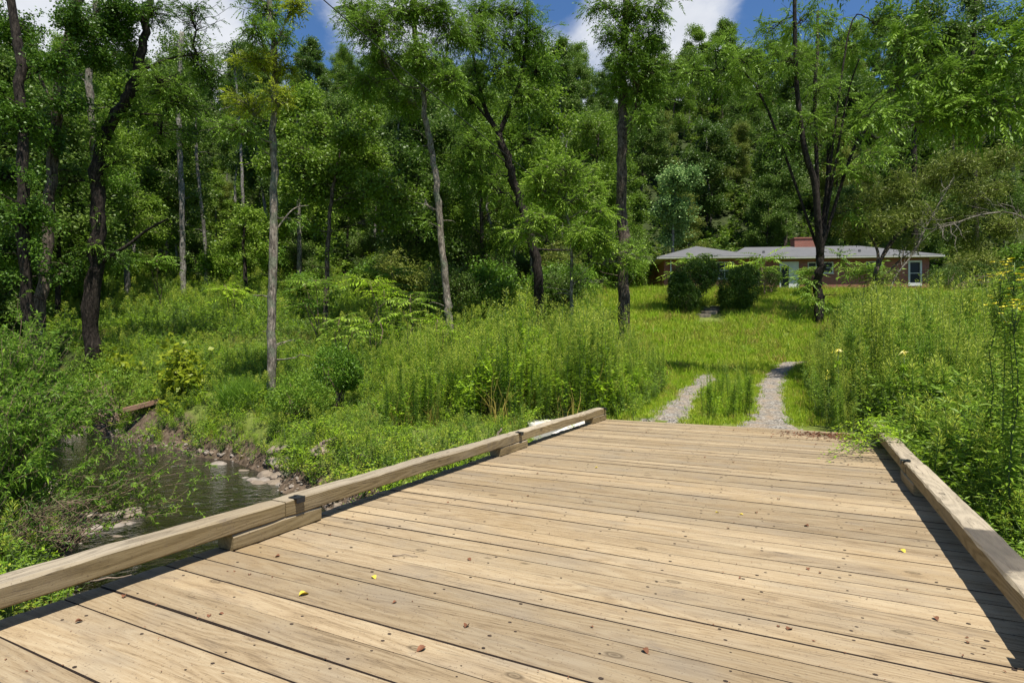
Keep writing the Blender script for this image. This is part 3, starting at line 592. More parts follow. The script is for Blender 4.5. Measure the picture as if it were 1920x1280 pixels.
B('young_ailanthus', 'bright green rounded sapling with compound leaves left of the straight dark trunk', 'sapling', 25,
  [(1072, 590), (1070, 500), (1070, 440), (1060, 400)], .09, .05,
  [(1060, 320, 55, 26, 44), (1020, 360, 45, 30, 40), (1110, 350, 45, 30, 40), (1070, 370, 50, 30, 44), (1130, 400, 36, 30, 28), (1010, 410, 36, 24, 26), (1140, 450, 40, 30, 26), (1005, 330, 30, 20, 18), (980, 440, 36, 26, 18), (1100, 430, 40, 24, 20), (1180, 480, 36, 36, 20)],
  'walnut', 'bark_pale', 'weed', seed=11, limbs=[([(1070, 450), (1090, 410), (1110, 385)], .04, .02)], per=5)
B('broadleaf_tree', 'bushy light green broadleaf tree filling the middle left of the woods', 'tree', 31,
  [(612, 600), (615, 480), (622, 380), (640, 280)], .16, .07,
  [(600, 240, 50, 36, 44), (660, 260, 55, 36, 48), (580, 300, 50, 36, 44), (640, 320, 55, 36, 50), (700, 300, 50, 36, 44), (720, 350, 50, 34, 40), (590, 360, 50, 30, 36), (660, 380, 50, 30, 36), (740, 410, 45, 30, 30), (540, 280, 36, 30, 22), (690, 220, 40, 26, 26), (560, 330, 36, 26, 24), (780, 370, 36, 30, 24)],
  'broad', 'bark', 'forest_b', seed=12, per=4)
B('small_tree', 'small dark stemmed tree with a layered crown at the top of the left meadow', 'tree', 40,
  [(458, 570), (456, 520), (453, 470), (460, 410)], .16, .08,
  [(460, 430, 45, 26, 34), (430, 460, 36, 20, 24), (495, 465, 30, 22, 22), (470, 400, 36, 20, 24), (420, 490, 24, 14, 12)], 'broad', 'bark_dark', 'forest_b', seed=13, per=4)
B('grey_trunk_tree', 'smooth grey trunk visible below its dark crown left of centre', 'tree', 43, [(345, 500), (342, 400), (340, 270), (335, 190), (340, 60)], .22, .15,
  [(330, 150, 60, 40, 40), (370, 190, 50, 36, 34), (290, 180, 45, 36, 30), (340, 90, 60, 40, 36), (360, 250, 40, 20, 18), (300, 250, 36, 26, 18), (320, 330, 40, 26, 14), (365, 400, 36, 20, 10), (310, 410, 36, 24, 12)], 'broad', 'bark_grey', 'forest', seed=14, per=5)
B('grey_trunk_tree', 'thinner grey trunk just right of a thicker grey one in the left woods', 'tree', 46, [(384, 470), (378, 380), (372, 290), (370, 180)], .15, .10,
  [(380, 190, 50, 40, 30), (410, 240, 40, 30, 24), (395, 130, 40, 36, 24)], 'broad', 'bark_grey', 'forest', seed=15, per=5)
B('pale_pole_tree', 'thin pale pole-like trunk with a narrow crown in the left skyline gap', 'tree', 58, [(457, 420), (455, 330), (448, 210), (442, 130), (440, 80)], .17, .09,
  [(440, 100, 26, 30, 20), (462, 140, 26, 26, 18), (425, 160, 22, 26, 16), (455, 190, 24, 20, 14)], 'broad', 'bark_grey', 'forest', seed=16, per=5)
B('dark_oak', 'tall dark tree standing above the skyline at the upper right', 'tree', 62, [(1716, 420), (1716, 300), (1716, 190), (1720, 80), (1724, -20)], .34, .16,
  [(1700, 60, 45, 36, 44), (1740, 30, 50, 36, 48), (1680, 120, 45, 36, 40), (1750, 90, 40, 36, 36), (1720, 150, 40, 30, 30), (1790, 60, 36, 30, 28), (1660, 40, 40, 30, 30), (1690, 210, 36, 30, 24)], 'far', 'bark_dark', 'forest', seed=17, per=4, twig=.03)
B('dark_oak', 'tall dark tree with spreading top right of another dark one at the skyline', 'tree', 66, [(1830, 420), (1826, 280), (1822, 150), (1824, 40), (1826, -20)], .32, .14,
  [(1820, 120, 50, 40, 46), (1800, 60, 36, 26, 26), (1850, 50, 36, 26, 26), (1840, 180, 45, 36, 36), (1790, 190, 40, 30, 30), (1830, 10, 50, 20, 26), (1895, 45, 26, 18, 12)], 'far', 'bark_dark', 'forest', seed=18, per=4, twig=.03)
B('poplar', 'silvery green leafed tree at the left end of the brick house', 'tree', 60, [(1262, 500), (1262, 430), (1265, 360)], .2, .1,
  [(1262, 340, 40, 30, 44), (1290, 330, 26, 26, 26), (1250, 390, 36, 30, 40), (1275, 400, 30, 36, 34), (1265, 440, 36, 26, 30)], 'far', 'bark_grey', 'bluegreen', seed=19, per=4, twig=.02)
B('cherry_tree', 'twiggy many stemmed tree with feathery olive leaves at the right end of the house', 'tree', 36,
  [(1636, 590), (1640, 540), (1645, 500)], .17, .14,
  [(1600, 430, 50, 22, 20), (1660, 420, 55, 26, 24), (1720, 400, 60, 26, 26), (1790, 420, 60, 28, 26), (1850, 360, 60, 34, 28), (1750, 340, 60, 30, 26), (1680, 350, 50, 28, 20), (1620, 380, 45, 22, 14), (1880, 430, 50, 26, 22), (1800, 300, 60, 26, 24), (1880, 290, 50, 26, 22), (1560, 400, 40, 22, 12), (1700, 455, 40, 14, 8), (1820, 460, 50, 16, 14)],
  'feather', 'bark', 'olive', seed=20, per=5, limbs=[([(1645, 505), (1652, 470), (1640, 430), (1625, 380)], .11, .03), ([(1645, 505), (1680, 450), (1740, 410), (1830, 395), (1900, 400)], .11, .03), ([(1640, 540), (1690, 490), (1740, 460)], .08, .02), ([(1652, 470), (1700, 420), (1760, 345)], .07, .02)])

# bleached dead branches reaching in from the right
def dead_branch(pts, Y, r0, label, seed):
    r = np.random.default_rng(seed); P = np.array([W(a, b, Y) for a, b in pts]); base = np.array([P[0, 0], P[0, 1], g1(P[0, 0], P[0, 1])-.1])
    P = np.vstack([base, base+[.1, 0, (P[0, 2]-base[2])*.6], P]); P = smooth_poly(P-base); P += r.normal(size=P.shape)*.02
    root = empty('dead_tree', base); tag(root, label, 'dead tree', 'bleached dead trees'); g = Geo(); g.tube(P, np.linspace(r0, r0*.2, len(P)), 6)
    n = len(P); gt = Geo()
    for k in range(26):
        i = r.integers(n//2, n-1); d = nrm(P[i]-P[i-1])+r.normal(size=3)*.55; d[2] += .2; l = r.uniform(.5, 2.2)
        q = bez(P[i], P[i]+nrm(d)*l, 5, .05, r, .05); gt.tube(q, np.linspace(r0*.28, r0*.06, 5), 4)
        q2 = bez(q[2], q[2]+nrm(d+r.normal(size=3)*.8)*l*.5, 4, .02, r, .05); gt.tube(q2, np.linspace(r0*.14, r0*.05, 4), 3)
    g.obj('trunk', M['bark_dead'], root, smooth=True); gt.obj('branches', M['bark_dead'], root)
dead_branch([(1950, 520), (1940, 440), (1900, 400), (1830, 405), (1790, 420), (1756, 428)], 31, .085, 'bleached bare branch tree arching left from the right edge below the leafy limbs', 5)
dead_branch([(1960, 430), (1945, 260), (1915, 205), (1870, 215), (1838, 220)], 31, .07, 'bleached bare tree higher at the right edge with thin upward twigs', 6)
dead_branch([(1665, 560), (1680, 520), (1715, 470), (1745, 410), (1790, 330)], 35, .08, 'bleached leaning bare stem in front of the right end of the house', 7)

# ------------------------------------------------------------------ generic scatter of trees / bushes (copies share meshes)
def lib_tree(name, H, cw, c0, leaf, bark, seed, style='far', nb=13, n=42, per=4):
    r = np.random.default_rng(seed); root = bpy.data.objects.new(name, None); gw = Geo(); gl = Geo()
    top = np.array([r.normal()*.6, r.normal()*.6, H*.96]); tr = smooth_poly(np.array([(0, 0, -.6), (r.normal()*.15, r.normal()*.15, H*.25), (top[0]*.4, top[1]*.4, H*.6), top]))
    gw.tube(tr, np.linspace(.012*H+.05, .05, len(tr)), 8)
    for k in range(nb):
        h = c0+(1-c0)*(k+.5)/nb; a = k*2.4+r.normal()*.4; prof = math.sin(min(1, (h-c0)/(1-c0)*.85+.15)*pi)**.6
        rad = cw*.5*prof*r.uniform(.45, .8); c = np.array([rad*math.cos(a), rad*math.sin(a), h*H]); br = cw*r.uniform(.2, .3)
        s = tr[np.argmin(np.linalg.norm(tr-(c-[0, 0, 1.2]), axis=1))]
        fill_blob(gw, gl, s, c, np.array([br, br, br*.72]), n, style, r, .07, .025 if k % 2 else 0, per=per)
    a = gw.obj('trunk', M[bark], None, True, link=False); b = gl.obj('crown', M[leaf], None, link=False)
    return (a.data, b.data)
def lib_bush(H, Wd, leaf, seed, style='broad', nb=6, n=26, per=4, stem='redstem'):
    r = np.random.default_rng(seed); gw = Geo(); gl = Geo()
    for k in range(nb):
        a = k*2.4; rr = Wd*.3*math.sqrt(k/nb); c = np.array([rr*math.cos(a), rr*math.sin(a), H*r.uniform(.38, .78)]); br = Wd*r.uniform(.2, .3)
        fill_blob(gw, gl, (c[0]*.2, c[1]*.2, -.1), c, (br, br, H*.28), n, style, r, .03, .012, per=per)
    a = gw.obj('stems', M[stem], None, True, link=False); b = gl.obj('leaves', M[leaf], None, link=False)
    return (a.data, b.data)
def place(name, parts, names, x, y, s, rz, label, cat, group, dz=0, sz=None, tilt=None):
    root = empty(name, (x, y, g1(x, y)+dz), rz); root.scale = (s, s, sz or s); tag(root, label, cat, group)
    if tilt: root.rotation_euler = (tilt[0], tilt[1], rz)
    for d, n_ in zip(parts, names):
        o = bpy.data.objects.new(n_, d); COL.objects.link(o); o.parent = root
    return root
LT = [lib_tree('t', 18, 9, .38, 'forest', 'bark', 31), lib_tree('t', 20, 8, .30, 'forest_b', 'bark_grey', 32), lib_tree('t', 16, 8.5, .28, 'forest', 'bark_dark', 33), lib_tree('t', 21, 7.5, .48, 'forest', 'bark_grey', 34, nb=11),
      lib_tree('t', 17, 9, .25, 'forest_b', 'bark', 35, style='farfine'), lib_tree('t', 14, 7, .2, 'olive', 'bark', 36, style='farfine'), lib_tree('t', 19, 6.5, .5, 'bluegreen', 'bark_grey', 37, nb=9)]
kinds = ['dark green rounded', 'light green upright', 'low dark branching', 'long bare stemmed', 'bright leafy', 'small olive coloured', 'pale silvery']
r = np.random.default_rng(21); cnt = 0
cand = []
yy = 54.0
while yy < 190:
    stp = 7.8+(yy-54)*.032
    for xx in np.arange(-yy*1.02, yy*1.02, stp*1.12): cand.append((xx+r.normal()*stp*.22, yy+r.normal()*stp*.22))
    yy += stp
for x, y in cand:
    px = 960+x/y*FPX
    if 12 < x < 40 and y < 66: continue
    if px > 1130 and y < 62: continue
    if not (-60 < px < 1980): continue
    k = int(r.choice(7, p=[.24, .17, .18, .16, .14, .06, .05] if (px < 1230 or y > 100) else [.16, .08, .2, .08, .08, .36, .04])); s = r.uniform(.72, 1.12)*(1 if y > 75 else .85)
    if 370 < px < 430 and y > 60: s *= .5
    if y > 140: s *= .9
    zone = 'behind the brick house' if px > 1230 else ('on the middle of the hillside' if px > 660 else 'on the left of the hillside')
    lab = '%s tree in the forest %s%s' % (kinds[k], zone, ', near its ridge' if y > 130 else '')
    place('forest_tree', LT[k], ('trunk', 'crown'), x, y, s, r.uniform(0, 6.28), lab, 'tree', lab.replace(' tree', ' trees', 1), tilt=(r.normal()*.03, r.normal()*.03))
    cnt += 1
print('forest trees', cnt)
for k, (px, Y, s, lab) in enumerate([(-60, 27, .75, 'dark leafy tree filling the far left edge of the woods'), (20, 30, .8, 'dark leafy tree behind the leftmost leaning trunk'), (110, 31, .7, 'dense shaded tree between the forked and the large leaning trunk'), (-30, 36, .95, 'tall shaded tree deep in the left corner'),
                         (80, 38, .9, 'dark crown rising behind the forked tree'), (170, 37, .8, 'dark crown just right of the straight pale trunk'), (240, 42, .8, 'leafy tree at the back of the left meadow'), (300, 50, .9, 'rounded green tree behind the two grey trunks'), (560, 44, .8, 'leafy tree right of the small dark stemmed tree'), (900, 42, .9, 'leafy tree behind the forked dark trunk'), (780, 40, .85, 'dark leafy tree behind the pale curving trunk'), (1000, 46, .95, 'green crown behind the bright sapling'), (1110, 50, .9, 'green crown left of the straight dark trunk top')]):
    place('edge_tree', LT[(2, 0, 2, 0, 2, 4, 1, 0, 1, 4, 2, 1, 4)[k]], ('trunk', 'crown'), (px-960)/FPX*Y, Y, s, k*1.3, lab, 'tree', None)
rp_ = np.random.default_rng(44)
for k, (px, py, Y, h) in enumerate([(1022, 285, 75, 5), (1005, 300, 78, 4), (1054, 290, 80, 7), (1440, 270, 110, 8), (1330, 330, 85, 9), (1325, 250, 105, 7), (930, 410, 50, 7), (1290, 200, 120, 7), (1500, 190, 100, 10), (250, 300, 60, 14), (700, 330, 66, 9)]):
    x = (px-960)/FPX*Y; zt = EYE+(HZ-py)/FPX*Y; z0 = g1(x, Y); h = max(h, zt-z0+3); g = Geo(); q = smooth_poly(np.array([(0, 0, -.3), (rp_.normal()*.2, 0, h*.4), (rp_.normal()*.5, 0, h*.8), (rp_.normal()*.7, 0, h)])); g.tube(q, np.linspace(.17, .05, len(q)), 7)
    root = empty('bare_pole_tree', (x, Y, z0)); tag(root, 'thin pale bare trunk standing among the forest %s' % ('on the left' if px < 660 else 'in the middle' if px < 1230 else 'behind the house'), 'dead tree', 'pale bare trunks in the forest')
    g.obj('trunk', M['bark_grey'], root, True); g = Geo()
    for j_ in range(7):
        i_ = rp_.integers(len(q)//2, len(q)); a_ = rp_.uniform(0, 6.28); l_ = rp_.uniform(.5, 2); g.tube(bez(q[i_], q[i_]+np.array([math.cos(a_)*l_, math.sin(a_)*l_, l_*.5]), 4, .05, rp_), np.linspace(.04, .012, 4), 3)
    g.obj('branches', M['bark_grey'], root)
# understory bushes along the wood edge
LB = [lib_bush(3.4, 4.2, 'broad', 41), lib_bush(2.8, 3.6, 'forest_b', 42), lib_bush(4.4, 4.2, 'forest', 43, 'broad_s', n=34), lib_bush(3.6, 4, 'olive', 44, 'feather', n=30), lib_bush(3, 3.4, 'weed_bright', 45, 'walnut_fine', n=14)]
bk = ['glossy dark', 'light green', 'dense shaded', 'feathery olive', 'fern leaved']
r = np.random.default_rng(22); nb_ = 0
for y in np.arange(30, 60, 3.4):
    for x in np.arange(-y*.98, y*.98, 3.6):
        X_, Y_ = x+r.normal()*1.1, y+r.normal()*1.1; px = 960+X_/Y_*FPX
        if px < -60 or px > 1970: continue
        if 190 < px < 560 and Y_ < 47: continue
        if 560 <= px < 700 and Y_ < 36: continue
        if 700 <= px < 1110 and Y_ < 31: continue
        if 1110 <= px < 1225 and Y_ < 47: continue
        if 1225 <= px < 1800: continue
        if px >= 1800 and Y_ < 47: continue
        k = int(r.choice(5, p=[.24, .24, .26, .1, .16])); zone = 'at the left edge of the woods' if px < 560 else ('at the wood edge in the centre' if px < 1110 else ('beside the left end of the house' if px < 1300 else 'beyond the right end of the house'))
        lab = '%s bush %s' % (bk[k], zone); place('forest_edge_bush', LB[k], ('stems', 'leaves'), X_, Y_, r.uniform(.7, 1.25), r.uniform(0, 6.28), lab, 'bush', bk[k]+' bushes '+zone); nb_ += 1
print('bushes', nb_)

# ------------------------------------------------------------------ stuff scattering (geometry nodes)
def scatter(name, label, cat, templates, P, S, idx, tilt=.12, r=rng, rz=None):
    col = bpy.data.collections.new(name+'_kinds')
    for k, t in enumerate(templates): t.name = '%s_kind_%02d' % (name, k); col.objects.link(t)
    n = len(P); me = bpy.data.meshes.new(name); me.vertices.add(n); me.vertices.foreach_set('co', P.astype(np.float32).ravel())
    rot = r.normal(size=(n, 3))*tilt; rot[:, 2] = r.uniform(0, 2*pi, n) if rz is None else rz
    a = me.attributes.new('rot', 'FLOAT_VECTOR', 'POINT'); a.data.foreach_set('vector', rot.astype(np.float32).ravel())
    a = me.attributes.new('scl', 'FLOAT', 'POINT'); a.data.foreach_set('value', S.astype(np.float32))
    a = me.attributes.new('kid', 'INT', 'POINT'); a.data.foreach_set('value', idx.astype(np.int32))
    o = bpy.data.objects.new(name, me); COL.objects.link(o); tag(o, label, cat, kind='stuff')
    ng = bpy.data.node_groups.new(name, 'GeometryNodeTree'); ng.interface.new_socket('Geometry', in_out='INPUT', socket_type='NodeSocketGeometry'); ng.interface.new_socket('Geometry', in_out='OUTPUT', socket_type='NodeSocketGeometry')
    gi = N(ng, 'NodeGroupInput'); go = N(ng, 'NodeGroupOutput'); ip = N(ng, 'GeometryNodeInstanceOnPoints'); ci = N(ng, 'GeometryNodeCollectionInfo')
    ci.inputs[0].default_value = col; ci.inputs[1].default_value = True; ci.inputs[2].default_value = True
    def na(nm, t): q = N(ng, 'GeometryNodeInputNamedAttribute', data_type=t); q.inputs[0].default_value = nm; return q.outputs[0]
    er = N(ng, 'FunctionNodeEulerToRotation'); L(ng, na('rot', 'FLOAT_VECTOR'), er.inputs[0])
    L(ng, gi.outputs[0], ip.inputs['Points']); L(ng, ci.outputs[0], ip.inputs['Instance']); ip.inputs['Pick Instance'].default_value = True
    L(ng, na('kid', 'INT'), ip.inputs['Instance Index']); L(ng, er.outputs[0], ip.inputs['Rotation']); L(ng, na('scl', 'FLOAT'), ip.inputs['Scale']); L(ng, ip.outputs[0], go.inputs[0])
    md = o.modifiers.new('scatter', 'NODES'); md.node_group = ng
    return o
def t_grass(n, h, w, spread, leaf, seed, curve=.35):
    r = np.random.default_rng(seed); g = Geo()
    P = np.zeros((n, 3)); a = r.uniform(0, 6.28, n); rr = spread*np.sqrt(r.random(n)); P[:, 0] = rr*np.cos(a); P[:, 1] = rr*np.sin(a); P[:, 2] = -.03
    H = h*r.uniform(.5, 1.1, n); D = r.normal(size=(n, 3))*curve; D[:, 2] = 1; D = nrm(D); D2 = D+r.normal(size=(n, 3))*.3; D2[:, 2] -= .25; D2 = nrm(D2)
    S = nrm(np.cross(D, r.normal(size=(n, 3)))); m = P+D*(H*.55)[:, None]; tip = m+D2*(H*.5)[:, None]; ww = w*r.uniform(.7, 1.2, n)[:, None]
    V = np.stack([P-S*ww/2, P+S*ww/2, m+S*ww*.42, m-S*ww*.42, tip], 1); b = np.arange(n)[:, None]*5
    g.V.append(V.reshape(-1, 3)); t = np.clip(r.normal(.5, .2, n), 0, 1)
    g.F.append(((b+np.array([[0, 1, 2, 3]])), t, 0)); g.F.append(((b+np.array([[3, 2, 4]])), t, 0)); g.n = len(V)*5
    return g.obj('t', M[leaf], link=False)
def t_horseweed(h, leaf, seed, plume=True, pl='weed_pale', nl=150, ll=.11, lw=.014):
    r = np.random.default_rng(seed); g = Geo(); lean = r.normal(size=2)*.04*h
    st = np.array([(lean[0]*t*t, lean[1]*t*t, h*t) for t in np.linspace(0, 1, 7)]); g.tube(st, np.linspace(.008, .003, 7), 4, mi=1)
    t = r.uniform(.12, .9, nl); P = np.stack([lean[0]*t*t, lean[1]*t*t, h*t], 1); a = r.uniform(0, 6.28, nl); D = np.stack([np.cos(a), np.sin(a), r.uniform(.1, .9, nl)], 1)
    g.leaves(P, D, ll*r.uniform(.6, 1.2, nl)*(1.25-t*.6), lw, r.uniform(.2, .8, nl), flat=.7, r=r)
    if plume:
        n = 90; t = r.uniform(.72, 1.0, n); a = r.uniform(0, 6.28, n); rr = (1.02-t)*h*.33*r.random(n)+.01
        P = np.stack([lean[0]+np.cos(a)*rr, lean[1]+np.sin(a)*rr, h*t], 1); D = np.stack([np.cos(a), np.sin(a), r.uniform(.8, 1.6, n)], 1)
        g.leaves(P, D, .07, .012, r.uniform(.2, .9, n), mi=2, r=r)
    return g.obj('t', [M[leaf], M['stem'], M[pl]], link=False)
def t_leafy(h, wd, n, ll, lw, leaf, seed, stems=7):
    r = np.random.default_rng(seed); g = Geo(); per = n//stems
    for s in range(stems):
        a = r.uniform(0, 6.28); e = np.array([math.cos(a)*wd*r.uniform(.2, 1), math.sin(a)*wd*r.uniform(.2, 1), h*r.uniform(.55, 1)]); q = bez((e[0]*.15, e[1]*.15, 0), e, 6, .12, r, .04)
        g.tube(q, np.linspace(.005, .002, 6), 3, mi=1, cap=False)
        t = r.uniform(.2, 1, per)*5; i0 = np.minimum(t.astype(int), 4); f = (t-i0)[:, None]; P = q[i0]*(1-f)+q[i0+1]*f
        D = r.normal(size=(per, 3)); D[:, 2] = np.abs(D[:, 2])*.4
        g.leaves(P, D, ll*r.uniform(.6, 1.2, per), lw*r.uniform(.7, 1.2, per), np.clip(r.normal(.5, .2, per), 0, 1), flat=.7, r=r)
    return g.obj('t', [M[leaf], M['stem']], link=False)
def t_flower(h, seed, petal, nf=5):
    r = np.random.default_rng(seed); g = Geo()
    for s in range(3):
        e = np.array([r.normal()*.12, r.normal()*.12, h*r.uniform(.8, 1)]); q = bez((0, 0, 0), e, 5, .02, r, .02); g.tube(q, .004, 3, mi=1)
        n = 22; P = q[r.integers(1, 5, n)]; g.leaves(P, r.normal(size=(n, 3)), .07, .018, .5, r=r)
        P = np.repeat(e[None], 14, 0)+r.normal(size=(14, 3))*.03; D = r.normal(size=(14, 3)); D[:, 2] += .5; g.leaves(P, D, .03, .02, .5, mi=2, r=r)
    return g.obj('t', [M['weed'], M['stem'], M[petal]], link=False)

def region(n, x0, x1, y0, y1, ok, r):
    out = []
    while n > 0:
        x = r.uniform(x0, x1, n*3); y = r.uniform(y0, y1, n*3); m = ok(x, y); x, y = x[m][:n], y[m][:n]; out.append(np.stack([x, y], 1)); n -= len(x)
        if len(x) == 0: break
    P = np.concatenate(out); return np.column_stack([P, G(P[:, 0], P[:, 1])])
def rut(x, y):   # distance outside the wheel tracks
    q, s, _ = pdist(x, y, DRV); sq = q*s; tt_ = ss(21.5, 24, y); t2 = ss(26, 28.5, y); return np.minimum(np.abs(sq+1.18)-.40+tt_, np.abs(sq-1.08)-.46+t2), sq
def inview(x, y, m=80): px = 960+x/np.maximum(y, .1)*FPX; return (y > 1) & (px > -m) & (px < 1920+m)
def offbridge(x, y, pad=.12):
    u, v_ = xy2uv(x, y); return ~((u > U0-pad) & (u < U1+pad) & (v_ < V1+.05))
def shore(x, y):
    q, _, h = pdist(x, y, CRK, HWD); return G(x, y)-WATER
r = np.random.default_rng(50)
# lawn and hillside grass
T_ = [t_grass(34, .20, .014, .16, 'grass', 1), t_grass(30, .28, .014, .18, 'weed_bright', 2), t_grass(26, .34, .014, .2, 'drygrass', 3, .25), t_grass(30, .22, .02, .2, 'weed_pale', 4)]
ok = lambda x, y: inview(x, y) & (rut(x, y)[0] > -.05-.16*np.random.default_rng(5).random(np.shape(x))**2) & (rut(x, y)[1] > -90) & offbridge(x, y) & (x > 1.5)
P = region(6500, 1, 15, 12.6, 24, ok, r); S = r.uniform(.5, 1.0, len(P)); ix = r.choice(4, len(P), p=[.6, .3, .02, .08])
P2 = region(13000, 4, 46, 22, 50, lambda x, y: inview(x, y) & (rut(x, y)[0] > -.05) & (x/y > .10) & ~((960+x/y*FPX > 1304) & (960+x/y*FPX < 1358) & (y > 34.8) & (y < 41.3)), r); S2 = r.uniform(.9, 1.8, len(P2))*(.6+.02*P2[:, 1]); ix2 = r.choice(4, len(P2), p=[.40, .22, .04, .34])
lawn_label = 'rough sunlit lawn grass sloping up to the brick house and around the gravel tracks'
scatter('lawn_grass', lawn_label, 'grass', T_, np.concatenate([P, P2]), np.concatenate([S, S2]), np.concatenate([ix, ix2]), r=r)
# ground cover on the left bank and meadow
T_ = [t_leafy(.55, .35, 84, .07, .034, 'weed', 10), t_leafy(.8, .4, 100, .08, .03, 'weed_bright', 11), t_leafy(.45, .4, 80, .06, .04, 'weed_pale', 12), t_horseweed(1.0, 'weed', 13, nl=90), t_leafy(.9, .35, 110, .10, .022, 'weed', 14),
      t_grass(36, .5, .013, .22, 'weed_bright', 15), t_grass(26, .5, .012, .2, 'drygrass', 16), t_leafy(.5, .35, 70, .07, .035, 'yellowleaf', 17)]
def okl(x, y):
    z = shore(x, y); px = 960+x/np.maximum(y, .1)*FPX
    return inview(x, y) & (z > .06) & ~((px > 228) & (px < 300) & (y > 19.2) & (y < 20.2)) & offbridge(x, y, .35) & (px < 1300) & (rut(x, y)[0] > .3) & (y > 4)
P = region(9000, -26, 5, 4.5, 27, okl, r); clump = sn(P[:, 0], P[:, 1], .9, 4)
dens = (shore(P[:, 0], P[:, 1]) > .12+.15*r.random(len(P))) | (r.random(len(P)) < .5); P = P[dens | (P[:, 1] > 14.5)]
S = r.uniform(.5, 1.1, len(P))*(.75+.35*ss(15, 22, P[:, 1])+.25*sn(P[:, 0], P[:, 1], .9, 4)); ix = r.choice(8, len(P), p=[.24, .16, .14, .12, .12, .13, .04, .05])
P2 = region(6500, -46, 6, 27, 52, lambda x, y: inview(x, y) & ((960+x/y*FPX) < 1200), r); S2 = r.uniform(1.0, 2.0, len(P2)); ix2 = r.choice(8, len(P2), p=[.2, .2, .1, .16, .14, .14, .04, .02])
scatter('meadow_weeds', 'mixed leafy weeds and ground cover on the creek bank and left meadow', 'weeds', T_, np.concatenate([P, P2]), np.concatenate([S, S2]), np.concatenate([ix, ix2]), r=r)
# tall feathery weeds left of the driveway
T_ = [t_horseweed(2.1, 'weed', 23, nl=300, ll=.12, lw=.018), t_horseweed(2.0, 'weed', 20, nl=240, ll=.13, lw=.018), t_horseweed(2.3, 'weed_bright', 21, nl=190), t_leafy(1.5, .45, 200, .12, .035, 'weed_bright', 22, 9), t_horseweed(1.6, 'weed_bright', 24, plume=False, nl=190, ll=.15, lw=.024), t_leafy(1.2, .4, 120, .16, .08, 'weed_bright', 25, 6), t_grass(30, 1.3, .014, .25, 'drygrass', 26, .16)]
def oka(x, y):
    px = 960+x/y*FPX; q, sq = rut(x, y); return (px > 700+60*sn(x, y, 1.3)) & (px < 1245) & (q > .55) & offbridge(x, y, .9) & ((sq < -1) | (y < 13)) & (sn(x, y, 1.6, 9) > -.35)
P = region(1900, -5, 6, 13.8, 22, oka, r); S = r.uniform(.7, 1.2, len(P))*np.interp(960+P[:, 0]/P[:, 1]*FPX, [700, 850, 950, 1150, 1240], [.7, 1.0, 1.25, 1.1, .7]); ix = np.clip(np.floor((sn(P[:, 0], P[:, 1], 1.9, 6)*.5+.5)*4+r.normal(size=len(P))*.9+.3), 0, 4).astype(int); ix = np.where(r.random(len(P)) < .12, r.integers(5, 7, len(P)), ix); S *= .8+.28*sn(P[:, 0], P[:, 1], 2.3, 1)
Pm = region(70, 4, 9, 12.9, 19, lambda x, y: (np.abs(rut(x, y)[1]) < .5), r); Sm = r.uniform(.3, .6, len(Pm)); im = r.choice(5, len(Pm))
scatter('tall_weeds', 'tall feathery weeds standing between the bridge and the lawn', 'weeds', T_, np.concatenate([P, Pm]), np.concatenate([S, Sm]), np.concatenate([ix, im]), r=r, tilt=.06)
# tall weeds right of the driveway
T_ = [t_horseweed(2.0, 'weed', 30, nl=260, ll=.13, lw=.018, pl='weed'), t_horseweed(2.2, 'weed_pale', 31, nl=230, ll=.09), t_horseweed(1.8, 'weed_bright', 32, nl=180), t_leafy(1.3, .5, 170, .11, .03, 'weed', 33, 9), t_flower(1.4, 34, 'petal')]
def okb(x, y):
    q, sq = rut(x, y); px = 960+x/y*FPX; return (px > 1490) & inview(x, y, 60) & (q > .55) & (sq > 1) & offbridge(x, y, .3) & (y > 11.2)
P = region(3600, 5, 28, 11, 28, okb, r); S = r.uniform(.6, 1.15, len(P))*np.interp(P[:, 1], [11, 13, 16, 24], [.8, 1.2, 1.4, 1.35]); S *= .95+.25*sn(P[:, 0], P[:, 1], .8, 2)
q, sq = rut(P[:, 0], P[:, 1]); S *= .6+.4*ss(.8, 2.0, q); ix = r.choice(5, len(P), p=[.26, .34, .2, .17, .03])
scatter('roadside_weeds', 'tall pale green weeds right of the gravel tracks below the house', 'weeds', T_, P, S, ix, r=r, tilt=.06)
# leafy tangle by the right curb
T_ = [t_leafy(.9, .45, 150, .105, .032, 'weed_bright', 40, 9), t_leafy(1.1, .4, 160, .12, .028, 'weed', 41, 9), t_leafy(.7, .45, 120, .085, .034, 'weed_pale', 42, 9), t_grass(40, .55, .012, .2, 'grass', 43), t_leafy(.55, .4, 70, .13, .08, 'weed_bright', 44, 6), t_horseweed(1.3, 'weed', 45, nl=170, ll=.13, lw=.018), t_grass(24, .8, .01, .3, 'drygrass', 46, .5)]
def okc(x, y):
    u, v_ = xy2uv(x, y); return (u > U1+.16) & (u < 9) & (v_ > 1.5) & (v_ < 14.5) & inview(x, y, 200) & (rut(x, y)[0] > .9)
P = region(3000, 2, 17, 1.8, 13.5, okc, r); u, v_ = xy2uv(P[:, 0], P[:, 1])
S = r.uniform(.6, 1.1, len(P))*np.interp(v_, [1.5, 5, 7.5, 9.5, 14], [.4, .55, .85, 1.2, 1.3])*(np.where(v_ > 9.3, .85, .58)+(1-np.where(v_ > 9.3, .85, .58))*ss(.1, 1.3, u-U1)); ix = r.choice(7, len(P), p=[.26, .22, .18, .10, .08, .12, .04]); ix = np.where((v_ < 6.5) & (r.random(len(P)) < .5), 3, ix)
scatter('curbside_tangle', 'dense leafy green tangle spilling along the right curb of the bridge', 'weeds', T_, P, S, ix, r=r)
